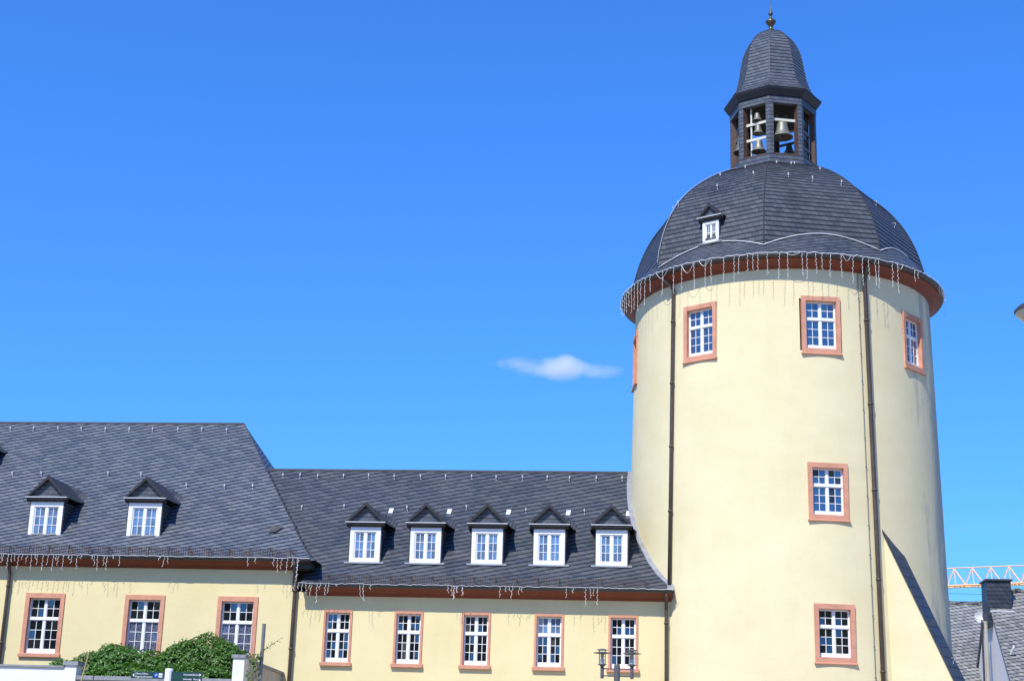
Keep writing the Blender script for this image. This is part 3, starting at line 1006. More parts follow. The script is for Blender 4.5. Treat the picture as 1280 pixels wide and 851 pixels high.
# ------------------------------------------------------------------ dormers (local frame as for windows)
def dormer(parent, loc, az, w, h, slope, roof_y0, cols_rows=(2, 3), gab=0.74, over=0.17, mat_roof=None, side_b=0.15, top_b=0.17, plate=True, glass=None):
    """w x h white front; roof rises inward with tan=slope from height roof_y0 at the front plane (local y=0)"""
    pw = Vector(parent["_w"])
    zr = lambda y: roof_y0 + slope * y
    ztop = h + 0.14
    hw = w / 2 + 0.165
    d_e = (ztop - roof_y0) / slope
    bd = MB()
    bw = w / 2 + 0.02
    d_b = (h - roof_y0) / slope + 0.05
    # cheeks follow the roof slope below
    for s in (-1, 1):
        bd.prism([(0.03, -0.25), (0.05, -0.25), (d_b, h - 0.02), (d_b, h), (0.03, h)], s * bw - 0.02, s * bw + 0.02, 'x')
    bd.box(-bw + 0.021, bw - 0.021, 0.06, d_b - 0.02, h - 0.03, h - 0.002)
    body = bd.build("dormer", M['slate_dormer'], parent, loc=Vector(loc) - pw, rotz=R(az), local=True)
    body["_w"] = [0, 0, 0]
    # white front
    fr = MB()
    ww, hh = w - 2 * side_b, h - top_b - 0.07
    fr.box(-w / 2, -w / 2 + side_b, 0.0, 0.09, 0, h)
    fr.box(w / 2 - side_b, w / 2, 0.0, 0.09, 0, h)
    fr.box(-w / 2 + side_b, w / 2 - side_b, 0.0, 0.09, h - top_b, h)
    fr.box(-w / 2 + side_b, w / 2 - side_b, -0.01, 0.09, 0.0, 0.07)
    f, p = sash_parts(ww, hh, fo=0.03, zt_f=0, board=0.05, rows=(cols_rows[1],), y0=0.03, cx=0.09 if w > 0.9 else 0.04)
    for k in range(len(f.v)):
        f.v[k].z += 0.07
    for k in range(len(p.v)):
        p.v[k].z += 0.07
    fr.mesh(f.v, f.f)
    fr.build("window_frame", M['white'], body, local=True)
    p.build("pane", glass or M['glass_curtain_sky'], body, local=True)
    # lead apron below
    ap = MB()
    ap.prism([(-0.10, -0.075), (0.06, -0.04), (0.06, 0.0), (-0.015, 0.0), (-0.10, -0.055)], -w / 2 - 0.16, w / 2 + 0.16, 'x')
    ap.build("apron_flashing", M['lead'], body, local=True)
    # cornice with pale metal top
    co = MB()
    co.prism([(-0.03, h), (0.10, h), (0.10, ztop), (-over + 0.02, ztop), (-over + 0.02, ztop - 0.06)], -hw + 0.03, hw - 0.03, 'x')
    co.build("cornice", M['dark_wood'], body, local=True)
    fl = MB()
    fl.box(-hw - 0.01, hw + 0.01, -over - 0.01, 0.05, ztop + 0.002, ztop + 0.032)
    fl.build("cornice_flashing", M['zinc'], body, local=True)
    # slate-hung pediment, set back
    pe = MB()
    za, zb = ztop + 0.034, ztop + gab - 0.04
    pe.prism([(-hw + 0.05, za), (hw - 0.05, za), (0, zb)], -0.01, 0.03, 'y')
    pe.build("pediment", M['slate_small'], body, local=True)
    # gable roof with swept feet where it runs into the main roof
    rf = MB()
    N = 9
    apex = ztop + gab + 0.03
    d_r = (apex - roof_y0) / slope + 0.06
    rows = []
    eave = ztop + 0.03
    for i in range(N + 1):
        y = -over + (d_r + over) * i / N
        fl_ = max(0.0, (y - d_e * 0.35) / (d_r - d_e * 0.35))
        x = hw + 0.02 + 0.34 * fl_ ** 1.7 * (1 if w > 0.9 else 0.6)
        ze = max(eave - 0.02, zr(y) - 0.01)
        zm_ = max(eave + (apex - eave) * 0.5 - 0.05 * fl_, zr(y) - 0.005)
        rows.append((y, x, ze, zm_))
    for s in (-1, 1):
        L = 0
        for i in range(N):
            y0, x0, e0, m0 = rows[i]
            y1, x1, e1, m1 = rows[i + 1]
            q0 = [(0, y0, apex), (s * x0 * 0.5, y0, m0), (s * x0, y0, e0)]
            q1 = [(0, y1, apex), (s * x1 * 0.5, y1, m1), (s * x1, y1, e1)]
            for j in range(2):
                A, B, C2, D2 = q0[j], q0[j + 1], q1[j + 1], q1[j]
                lu = 0.55
                uv = [(y0, -j * lu), (y0, -(j + 1) * lu), (y1, -(j + 1) * lu), (y1, -j * lu)]
                rf.face([A, B, C2, D2] if s < 0 else [D2, C2, B, A], uv if s < 0 else uv[::-1])
    # thickness: rake boards at the front and an underside
    ang = math.atan2(gab, hw)
    for s in (-1, 1):
        tx, tz = 0.0, 0.10
        rf.mesh([(0, -over, apex), (s * (hw + 0.02), -over, eave - 0.02), (s * (hw - 0.10), -over, eave), (0, -over, apex - 0.13),
                 (0, -over + 0.05, apex), (s * (hw + 0.02), -over + 0.05, eave - 0.02), (s * (hw - 0.10), -over + 0.05, eave), (0, -over + 0.05, apex - 0.13)],
                [(0, 3, 2, 1), (4, 5, 6, 7), (1, 2, 6, 5), (2, 3, 7, 6)], m=1)
        rf.face([(0, -over, apex - 0.05), (s * hw, -over, eave - 0.03), (s * hw, 0.02, eave - 0.03), (0, 0.02, apex - 0.05)], m=1)
    rf.build("gable_roof", [mat_roof or M['slate_dormer'], M['dark_wood']], body, local=True)
    if plate:
        pl = MB()
        x, y = 0.42, (apex - 0.02 - roof_y0) / slope
        z = zr(y)
        pl.mesh([(x, y - 0.08, z - 0.05), (x + 0.16, y - 0.08, z - 0.05), (x + 0.18, y + 0.10, z + 0.16), (x + 0.02, y + 0.10, z + 0.16),
                 (x, y - 0.05, z - 0.09), (x + 0.16, y - 0.05, z - 0.09), (x + 0.18, y + 0.13, z + 0.12), (x + 0.02, y + 0.13, z + 0.12)],
                [(0, 1, 2, 3), (7, 6, 5, 4), (0, 4, 5, 1), (1, 5, 6, 2), (2, 6, 7, 3), (3, 7, 4, 0)])
        pl.build("plate_and_glint", M['zinc'], body, local=True)
    return body


# dome dormer
azd = -30.1
r_d = oct_r(azd, 20.5) - 0.02
dormer(tower, (DC[0] + (r_d + 0.05) * sin(R(azd)), DC[1] - (r_d + 0.05) * cos(R(azd)), 20.37), azd, 0.66, 0.80, 2.1, 0.0, cols_rows=(2, 2), gab=0.50, over=0.12,
       side_b=0.10, top_b=0.10, plate=True, glass=M['glass_blue'])  # the pale plate on this dormer stands in for a sun glint


# ------------------------------------------------------------------ wings
FY = -3.97
PROF = [(-4.47, 7.77), (-4.15, 7.93), (-3.85, 8.16), (-3.4, 8.60), (-2.8, 9.27)]
SLP = 1.12


def roofz(Y, dz):
    pr = [(y, z + dz) for y, z in PROF]
    if Y >= -2.8:
        return 9.27 + dz + SLP * (Y + 2.8)
    for (y0, z0), (y1, z1) in zip(pr, pr[1:]):
        if y0 <= Y <= y1:
            return z0 + (z1 - z0) * (Y - y0) / (y1 - y0)
    return pr[0][1]


def arclen(rows):
    L = [0.0]
    for (y0, z0), (y1, z1) in zip(rows, rows[1:]):
        L.append(L[-1] + hypot(y1 - y0, z1 - z0))
    return L


# ---- right-hand (lower) wing
wr = thing("low_wing", "long low cream wing with five dormers between taller wing and tower", "building", (-10.5, FY, 0))
YR, ZR = 0.35, roofz(0.35, 0)
RW = [-15.58, -13.07, -10.70, -8.16, -5.61]
wh = [(x - 0.46, x + 0.46, 5.10, 6.94) for x in RW]
mb = MB()
wall_grid_flat(mb, -17.297, -3.80, 0, 7.60, FY, wh)
mb.face([(-17.297, 4.6, 0), (-17.297, 4.6, 7.6), (-3.8, 4.6, 7.6), (-3.8, 4.6, 0)])
mb.face([(-17.297, FY, 0), (-17.297, FY, 7.6), (-17.297, 4.6, 7.6), (-17.297, 4.6, 0)])
mb.build("wall", M['wing_plaster'], wr, weld=True)
for i, x in enumerate(RW):
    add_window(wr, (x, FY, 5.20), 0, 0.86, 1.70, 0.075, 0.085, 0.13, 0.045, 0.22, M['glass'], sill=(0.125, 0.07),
               upper_glass=M['glass_curtain_sky'] if i == 3 else None,  # sky reflection painted as pale blue pane colour, no curtain here
               label="wing window whose upper panes are coloured like reflected blue sky" if i == 3 else None)


def cornice(mb, x0, x1, dz, x0s=0.0):
    pf = [(FY + 0.02, 7.47), (FY - 0.035, 7.47), (FY - 0.05, 7.51), (FY - 0.06, 7.54), (FY - 0.16, 7.58), (FY - 0.30, 7.66), (FY - 0.38, 7.72), (FY - 0.40, 7.735), (FY - 0.40, 7.775), (FY + 0.02, 7.775)]
    n = len(pf)
    # left end splays outward with the projection
    vs = [(x0 - x0s * (FY - y), y, z + dz) for y, z in pf] + [(x1, y, z + dz) for y, z in pf]
    fs = [tuple(range(n - 1, -1, -1)), tuple(range(n, 2 * n))] + [(i, (i + 1) % n, n + (i + 1) % n, n + i) for i in range(n)]
    mb.mesh(vs, fs)


mb = MB()
cornice(mb, -16.72, -3.92, 0)
mb.build("cornice", M['cornice'], wr)


def gutter(x0, x1, dz, parent):
    mb = MB()
    pts = []
    for k in range(9):
        q = PI + PI * k / 8
        pts.append((-4.47 + 0.085 * cos(q), 7.80 + dz + 0.085 * sin(q)))
    inner = [(-4.47 + 0.075 * cos(PI + PI * k / 8), 7.80 + dz + 0.075 * sin(PI + PI * k / 8)) for k in range(8, -1, -1)]
    mb.prism(pts + inner, x0, x1, 'x')
    mb.tube([(x0, -4.557, 7.805 + dz), (x1, -4.557, 7.805 + dz)], 0.012, 6)
    return mb.build("gutter", M['dark_metal'], parent)


gutter(-16.98, -3.95, 0, wr)

rows = [(y, roofz(y, 0)) for y in (-4.47, -4.31, -4.15, -4.0, -3.85, -3.62, -3.4, -3.1, -2.8, -2.3, -1.8, -1.3, -0.8, -0.3, 0.1, 0.35)]
# rounding of the bellcast by a light smoothing pass
rows = [rows[0]] + [(rows[i][0], rows[i][1] * 0.6 + 0.2 * (rows[i - 1][1] + rows[i + 1][1]) if i < 10 else rows[i][1]) for i in range(1, len(rows) - 1)] + [rows[-1]]
LA = arclen(rows)


def xright(y, z):
    rr = RT(z)
    return min(TC[0] - sqrt(max(0, rr * rr - y * y)) + 0.06, -3.88)


mb = MB()
xl = lambda y: -16.95 if y < -3.66 else -20.6
for i in range(len(rows) - 1):
    (y0, z0), (y1, z1) = rows[i], rows[i + 1]
    a0 = xl((y0 + y1) / 2)
    n = 14
    for k in range(n):
        s0, s1 = k / n, (k + 1) / n
        X = lambda s, y, z: a0 + (xright(y, z) - a0) * s
        mb.face([(X(s0, y0, z0), y0, z0), (X(s1, y0, z0), y0, z0), (X(s1, y1, z1), y1, z1), (X(s0, y1, z1), y1, z1)],
                [(X(s0, y0, z0), LA[i]), (X(s1, y0, z0), LA[i]), (X(s1, y1, z1), LA[i + 1]), (X(s0, y1, z1), LA[i + 1])])
mb.face([(-20.6, YR, ZR), (-5.4, YR, ZR), (-3.0, 5.1, 7.8), (-20.6, 5.1, 7.8)])
mb.face([(-16.95, -4.47, 7.765), (-16.95, FY + 0.1, 7.765), (-3.9, FY + 0.1, 7.765), (-3.9, -4.47, 7.765)])
mb.face([(-16.951, -4.47, 7.77), (-16.951, -3.66, 8.33), (-16.951, -3.66, 7.77)])
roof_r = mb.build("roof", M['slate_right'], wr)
mb = MB()
mb.prism([(YR - 0.05, ZR - 0.045), (YR, ZR + 0.005), (YR + 0.05, ZR - 0.045), (YR + 0.05, ZR - 0.01), (YR, ZR + 0.045), (YR - 0.05, ZR - 0.01)], -20.2, -5.42, 'x')
mb.build("ridge_cap", M['dark_metal'], roof_r)
# lead flashing where the roof sweeps round the tower
fl = MB()
ptsA = []
for i in range(len(rows)):
    y, z = rows[i]
    x = xright(y, z) - 0.06
    ptsA.append(Vector((x, y, z)))
for i in range(len(ptsA) - 1):
    A, B = ptsA[i], ptsA[i + 1]
    up = Vector((0, -0.03, 0.035))
    fl.face([A + up + Vector((-0.16, 0, 0)), A + up + Vector((0.05, 0, 0)), B + up + Vector((0.05, 0, 0)), B + up + Vector((-0.16, 0, 0))])
    fl.face([A + up + Vector((-0.16, 0, 0)), B + up + Vector((-0.16, 0, 0)), B + Vector((-0.17, 0.01, -0.01)), A + Vector((-0.17, 0.01, -0.01))])
fl.build("tower_flashing", M['lead'], roof_r)


def guard(x0, x1, dz, parent):
    mb = MB()
    y, zb = -4.36, 7.90 + dz
    for z in (0.0, 0.085, 0.17, 0.255):
        mb.tube([(x0, y, zb + z), (x1, y, zb + z)], 0.010, 4)
    n = int((x1 - x0) / 0.085)
    for k in range(n + 1):
        x = x0 + (x1 - x0) * k / n
        mb.box(x - 0.009, x + 0.009, y - 0.008, y + 0.008, zb - 0.01, zb + 0.265)
    n = int((x1 - x0) / 0.74)
    for k in range(n + 1):
        x = x0 + 0.15 + 0.74 * k
        mb.box(x - 0.015, x + 0.015, y - 0.02, y + 0.02, zb - 0.07, zb + 0.28)
        mb.tube([(x, y, zb + 0.26), (x, y + 0.38, zb + 0.17)], 0.012, 4)
    return mb.build("snow_guard", M['guard'], parent)


guard(-16.1, -4.75, 0, roof_r)
for (x, y, z) in [(-19.0, .11, 12.52), (-18.3, .11, 12.53), (-17.61, .09, 12.5), (-16.6, .1, 12.51), (-15.63, .1, 12.52), (-14.59, .08, 12.5), (-13.59, .09, 12.51), (-12.6, .1, 12.52), (-11.6, .11, 12.53),
                  (-10.67, .08, 12.5), (-9.66, .09, 12.51), (-8.68, .1, 12.52), (-7.85, .08, 12.49), (-6.82, .09, 12.5), (-5.85, .1, 12.51),
                  (-17.83, -1.2, 11.06), (-16.22, -1.15, 11.12), (-13.8, -1.19, 11.08), (-11.6, -1.13, 11.14), (-9.36, -1.23, 11.03), (-7.17, -1.24, 11.02)]:
    add_hook(roof_r, (x, y, z + 0.05), 0)
DYF = -3.27
for x in (-14.92, -12.72, -10.50, -8.28, -6.07):
    zf = roofz(DYF, 0)
    dormer(wr, (x, DYF, 8.78), 0, 1.11, 1.25, SLP, zf - 8.78, gab=0.72)
# downpipes
def wing_pipe(x, ztop, parent, r=0.06):
    mb = MB()
    mb.tube([(x, -4.45, ztop), (x, -4.42, ztop - 0.12), (x, -4.2, ztop - 0.34), (x, -4.09, ztop - 0.5), (x, -4.09, ztop - 0.7), (x, -4.09, 0)], r, 10)
    for z in (ztop - 1.0, ztop - 3.0, ztop - 5.0):
        mb.tube([(x, -4.09, z - 0.03), (x, -4.09, z + 0.03)], r + 0.02, 10)
    mb.build("downpipe", M['pipe'], parent, smooth=True)


wing_pipe(-4.14, 7.74, wr)

# ---- left-hand (taller) wing
DZ = 0.87
wl = thing("tall_wing", "taller cream wing at left with hipped slate roof and large windows", "building", (-25.0, FY, 0))
YL = 1.42
ZL = roofz(YL, DZ)
LWN = [-29.9, -26.32, -22.62, -19.22]
wh = [(x - 0.66, x + 0.66, 5.18, 7.30) for x in LWN]
mb = MB()
wall_grid_flat(mb, -36, -17.30, 0, 8.42, FY, wh)
mb.face([(-17.30, FY, 0), (-17.30, 6.8, 0), (-17.30, 6.8, 8.42), (-17.30, FY, 8.42)])
mb.face([(-36, 6.8, 0), (-36, 6.8, 8.42), (-17.3, 6.8, 8.42), (-17.3, 6.8, 0)])
mb.face([(-36, FY, 0), (-36, FY, 8.42), (-36, 6.8, 8.42), (-36, 6.8, 0)])
mb.build("wall", M['wing_plaster'], wl, weld=True)
for i, x in enumerate(LWN):
    add_window(wl, (x, FY, 5.27), 0, 1.16, 1.95, 0.15, 0.17, 0.13, 0.045, 0.24, M['glass_lace'] if i > 1 else M['glass'], sill=(0.19, 0.05), upper_glass=M['glass'] if i > 1 else None)
mb = MB()
cornice(mb, -36, -16.75, DZ)
mb.build("cornice", M['cornice'], wl)
mb = MB()
mb.box(-17.29, -16.60, FY - 0.36, -3.3, 8.36, 8.60)
mb.face([(-16.42, -4.47, 8.62), (-17.3, -4.47, 8.62), (-17.3, 4, 8.62), (-16.42, 4, 8.62)])
mb.build("eave_return", M['dark_wood'], wl)
gutter(-36, -16.55, DZ, wl)
wing_pipe(-27.72, 7.74 + DZ, wl)
wing_pipe(-17.16, 7.74 + DZ, wl, 0.07)

rl = [(y, roofz(y, DZ)) for y in (-4.47, -4.31, -4.15, -4.0, -3.85, -3.62, -3.4, -3.1, -2.8, -2.3, -1.8, -1.3, -0.8, -0.3, 0.2, 0.7, 1.1, 1.42)]
rl = [rl[0]] + [(rl[i][0], rl[i][1] * 0.6 + 0.2 * (rl[i - 1][1] + rl[i + 1][1]) if i < 10 else rl[i][1]) for i in range(1, len(rl) - 1)] + [rl[-1]]
LB = arclen(rl)
mb = MB()
YE0, YE1 = -4.47, 7.31


def hipf(t):      # front hip in plan, t from eave to ridge end
    return -16.40 - 4.73 * t


def hipb(t):
    return -16.88 - 4.25 * t, YE1 + (YL - YE1) * t


for i in range(len(rl) - 1):
    (y0, z0), (y1, z1) = rl[i], rl[i + 1]
    t0, t1 = (y0 - YE0) / (YL - YE0), (y1 - YE0) / (YL - YE0)
    n = 16
    for k in range(n):
        s0, s1 = k / n, (k + 1) / n
        X = lambda s, t: -36 + (hipf(t) + 36) * s
        mb.face([(X(s0, t0), y0, z0), (X(s1, t0), y0, z0), (X(s1, t1), y1, z1), (X(s0, t1), y1, z1)],
                [(X(s0, t0), LB[i]), (X(s1, t0), LB[i]), (X(s1, t1), LB[i + 1]), (X(s0, t1), LB[i + 1])])
    b0, b1 = hipb(t0), hipb(t1)
    A, B, C2, D2 = (hipf(t0), y0, z0), (b0[0], b0[1], z0), (b1[0], b1[1], z1), (hipf(t1), y1, z1)
    mb.face([A, B, C2, D2], [(y0 - 2, LB[i]), (b0[1] - 2, LB[i]), (b1[1] - 2, LB[i + 1]), (y1 - 2, LB[i + 1])])
    mb.face([(b0[0], b0[1], z0), (-36, b0[1], z0), (-36, b1[1], z1), (b1[0], b1[1], z1)])
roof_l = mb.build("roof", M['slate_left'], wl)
mb = MB()
mb.prism([(YL - 0.05, ZL - 0.045), (YL, ZL + 0.005), (YL + 0.05, ZL - 0.045), (YL + 0.05, ZL - 0.01), (YL, ZL + 0.045), (YL - 0.05, ZL - 0.01)], -36, -21.16, 'x')
mb.build("ridge_cap", M['dark_metal'], roof_l)
mb = MB()
hpts = [(hipf((y - YE0) / (YL - YE0)) + 0.01, y - 0.01, z + 0.012) for (y, z) in rl]
mb.tube(hpts, 0.014, 5)
mb.build("hip_cap", M['dark_metal'], roof_l)
guard(-36, -17.15, DZ, roof_l)
for (x, y, z) in [(-31.8, 1.13, 14.54), (-30.77, 1.13, 14.54), (-29.79, 1.13, 14.55), (-28.74, 1.14, 14.55), (-27.76, 1.15, 14.56), (-26.74, 1.12, 14.53), (-25.74, 1.12, 14.53), (-24.77, 1.13, 14.54), (-23.74, 1.13, 14.54),
                  (-22.72, 1.14, 14.55), (-21.71, 1.11, 14.52), (-29.52, -.86, 12.31), (-28.35, -.85, 12.33), (-25.68, -.82, 12.35), (-24.33, -.85, 12.33), (-22.35, -1.29, 11.83), (-20.84, -1.31, 11.81), (-19.75, -1.3, 11.82)]:
    add_hook(roof_l, (x, y, z + 0.05), 0)
mb = MB()
vx, vy = -18.41, -3.02
vz = roofz(vy, DZ)
mb.mesh([(vx - 0.16, vy - 0.14, vz - 0.08), (vx + 0.12, vy - 0.14, vz - 0.06), (vx + 0.16, vy + 0.02, vz + 0.15), (vx - 0.04, vy + 0.02, vz + 0.17), (vx + 0.42, vy + 0.04, vz + 0.18)], [(0, 1, 2, 3), (1, 4, 2)])
mb.build("roof_vent", M['dark_wood'], roof_l)
for x in (-26.95, -23.19):
    zf = roofz(-3.30, DZ)
    dormer(wl, (x, -3.30, 9.50), 0, 1.25, 1.31, SLP, zf - 9.50, gab=0.79, plate=False)
# second-row dormer, only its right edge inside the picture
dormer(wl, (-31.08, -0.72, 12.30), 0, 1.0, 0.85, SLP, roofz(-0.72, DZ) - 12.30, gab=0.55, cols_rows=(2, 2), plate=False)


# ------------------------------------------------------------------ strings of icicle lights
def icicle_strand(top, length, lean=0.0, out=Vector((0, -1, 0)), seed=0):
    r_ = random.Random(seed)
    mb = MB()
    side = Vector((0, 0, 1)).cross(out).normalized()
    n = max(3, int(length / 0.075))
    pts = []
    for k in range(n + 1):
        t = k / n
        w = 0.007 * (1 if k % 2 else -1) + r_.uniform(-0.009, 0.009)
        if k == 0:
            w = 0
        pts.append(Vector(top) + side * (w + lean * t) + out * r_.uniform(-0.015, 0.02) + Vector((0, 0, -length * t)))
    mb.tube(pts, 0.0045, 4)
    for k in range(1, n + 1, 1):
        P = pts[k]
        d = 0.0115 * r_.uniform(0.7, 1.3)
        q = P + side * (0.014 if k % 2 else -0.014)
        mb.mesh([q + side * d, q - side * d, q + out * d, q - out * d, q + Vector((0, 0, d * 1.3)), q - Vector((0, 0, d * 1.3))],
                [(0, 2, 4), (2, 1, 4), (1, 3, 4), (3, 0, 4), (2, 0, 5), (1, 2, 5), (3, 1, 5), (0, 3, 5)])
    return mb


ts = thing("string_lights", "curtain of white icicle lights hanging round the tower's eaves", "string lights", tuple(tp(0, 6.14, 19.36)), "icicle light strings on the eaves")
mb = MB()
pts = []
for k in range(240):
    az = -100 + 200 * k / 239
    pts.append(tp(az, 6.135 + rnd.uniform(-0.012, 0.02), 19.36 + rnd.uniform(-0.02, 0.03)))
mb.tube(pts, 0.010, 4)
mb.build("cable", M['string'], ts)
TS = []
azl = [-88, -83, -79, -75.5, -72.5, -69.5, -66.5, -64, -61.5, -59, -56.5, -53.5, -46.5, -41.5, -38, -33, -28.5, -26.5, -22, -18.5, -16.8, -14, -12.2, -10.6, -7.5, -3.6, -1.0, 3.6, 5.2, 7.9, 10.0, 13.0, 16.4, 20.6, 24, 26.3, 28.8, 30.2, 36, 38.2, 47, 49, 66, 70, 73, 77, 80, 84]
for i, az in enumerate(azl):
    L = rnd.uniform(0.55, 1.05)
    if -80 < az < -55:
        L = rnd.uniform(0.7, 1.15)
    if 22 < az < 40:
        L = rnd.uniform(0.8, 1.3)
    if az < -80 or az > 45:
        L = rnd.uniform(0.2, 0.5)
    if az > 75:
        L = rnd.uniform(0.6, 1.1)
    o_ = Vector((sin(R(az)), -cos(R(az)), 0))
    icicle_strand(tp(az, 6.14, 19.36), L, rnd.uniform(-0.05, 0.05), o_, 100 + i).build("strand", M['string'], ts)
# drooping loops of slack cable
for (a0, a1, dp) in [(-50, -44, 0.28), (-38, -33, 0.35), (-31, -27, 0.22), (-2, 3, 0.10), (17, 20, 0.22), (38, 41, 0.18), (-72, -66, 0.2)]:
    mb = MB()
    mb.tube([tp(a0 + (a1 - a0) * k / 10, 6.14, 19.36 - dp * sin(PI * k / 10)) for k in range(11)], 0.007, 4)
    mb.build("strand", M['string'], ts)

# facade pixel column -> X on the eave line is read off once: 35.45 px per metre at the eave
def xe(px):
    return -28.2 + 0.18 + px * (24.03 / 831.0)


def eave_lights(name_label, dz, cable, items, seed):
    t = thing("string_lights", name_label, "string lights", (cable[0], -4.58, 7.82 + dz), "icicle light strings on the eaves")
    mb = MB()
    r_ = random.Random(seed)
    n = int((cable[1] - cable[0]) / 0.12)
    mb.tube([(cable[0] + (cable[1] - cable[0]) * k / n, -4.585 + r_.uniform(-.008, .008), 7.832 + dz + r_.uniform(-.018, .022)) for k in range(n + 1)], 0.0065, 4)
    mb.build("cable", M['string'], t)
    for i, (px, lp_) in enumerate(items):
        icicle_strand((xe(px), -4.59, 7.83 + dz), lp_ / 36.0, r_.uniform(-0.06, 0.06), Vector((0, -1, 0)), seed * 50 + i).build("strand", M['string'], t)
    return t


q4 = 1 / 4.455
eave_lights("white icicle lights along the taller wing's eaves, thick at its left end", DZ, (-36, -16.6),
            [(5 * q4, 20), (18 * q4, 8), (35 * q4, 11), (62 * q4, 18), (80 * q4, 10), (95 * q4, 9), (122 * q4, 19), (145 * q4, 7), (170 * q4, 12), (195 * q4, 20), (215 * q4, 6), (230 * q4, 13), (262 * q4, 20), (290 * q4, 13),
             (320 * q4, 21), (336 * q4, 7), (352 * q4, 14), (378 * q4, 20), (404 * q4, 6), (425 * q4, 11), (455 * q4, 18), (480 * q4, 5), (540 * q4, 5), (553 * q4, 13), (573 * q4, 20), (610 * q4, 13), (627 * q4, 19), (660 * q4, 4), (695 * q4, 13),
             (200 + 35 * q4, 5), (200 + 62 * q4, 13), (200 + 78 * q4, 9), (200 + 525 * q4, 11), (200 + 570 * q4, 7), (200 + 672 * q4, 10), (200 + 692 * q4, 18), (200 + 718 * q4, 14), (200 + 750 * q4, 18), (200 + 780 * q4, 11), (200 + 803 * q4, 29), (200 + 809 * q4, 24)], 3)
q5 = 1 / 5.285
q3 = 1 / 3.03
eave_lights("sparse white icicle lights along the lower wing's eaves, in scattered clumps", 0, (-16.95, -3.8),
            [(360 + 100 * q5, 8), (360 + 125 * q5, 7), (360 + 150 * q5, 20), (360 + 170 * q5, 12), (360 + 198 * q5, 7), (360 + 212 * q5, 15), (360 + 245 * q5, 24), (360 + 270 * q5, 7), (360 + 300 * q5, 14), (360 + 322 * q5, 12), (360 + 372 * q5, 3),
             (360 + 522 * q5, 15), (360 + 545 * q5, 20), (360 + 592 * q5, 6), (320 + 745 * q3, 9), (320 + 760 * q3, 12), (320 + 770 * q3, 17), (320 + 782 * q3, 8), (320 + 798 * q3, 12), (570 + 10 * q3, 15), (570 + 18 * q3, 8), (570 + 40 * q3, 11),
             (570 + 178 * q3, 13), (570 + 200 * q3, 6), (570 + 210 * q3, 5), (570 + 225 * q3, 15), (570 + 250 * q3, 9), (570 + 257 * q3, 6), (570 + 418 * q3, 12), (570 + 445 * q3, 6), (570 + 487 * q3, 22), (570 + 503 * q3, 12), (570 + 517 * q3, 9), (570 + 530 * q3, 20)], 5)

# ------------------------------------------------------------------ terrace walls in front of the left wing
tw1 = thing("terrace_wall", "white rendered terrace wall at the picture's lower left, ending in a short pier", "wall", (-26, -9, 0))
mb = MB()
mb.box(-40, -23.25, -9.0, -8.6, 0, 4.50)
mb.build("wall_body", M['render_white'], tw1)
mb = MB()
mb.box(-23.25, -22.86, -9.04, -8.56, 0, 4.58)
mb.build("pier", M['render_white'], tw1)
mb = MB()
mb.box(-40, -23.28, -9.06, -8.54, 4.503, 4.56)
mb.box(-23.30, -22.80, -9.10, -8.50, 4.583, 4.70)
mb.build("coping", M['coping'], tw1)
tw2 = thing("terrace_wall", "low grey wall under the shrubs with a dark stone coping", "wall", (-20.3, -9, 0))
mb = MB()
mb.box(-22.855, -17.76, -8.97, -8.65, 0, 4.14)
mb.build("wall_body", M['render_grey'], tw2)
mb = MB()
mb.box(-22.855, -17.76, -9.02, -8.6, 4.143, 4.27)
mb.build("coping", M['coping'], tw2)
tw3 = thing("parapet_wall", "brownish parapet wall running from a white pier back to the wing", "wall", (-17.5, -6.5, 0))
mb = MB()
mb.box(-17.75, -17.38, -9.0, -8.5, 0, 4.93)
pier = mb.build("pier", M['render_white'], tw3)
mb = MB()
mb.box(-17.80, -17.34, -9.05, -8.45, 4.933, 5.03)
mb.build("pier_cap", M['coping'], tw3)
mb = MB()
mb.prism([(-8.498, 0), (-4.0, 0), (-4.0, 4.72), (-8.498, 4.86)], -17.72, -17.42, 'x')
mb.build("wall_body", M['render_grey'], tw3)
mb = MB()
mb.prism([(-8.44, 4.863), (-4.0, 4.723), (-4.0, 4.81), (-8.44, 4.95)], -17.77, -17.37, 'x')
mb.build("coping", M['coping'], tw3)
# terrace fill
mb = MB()
mb.box(-40, -17.73, -8.55, -3.985, 0, 3.95)
tag(mb.build("terrace_ground", plain("terrace_soil", (0.08, 0.06, 0.04), 0.95, var=0.3)), kind="structure")


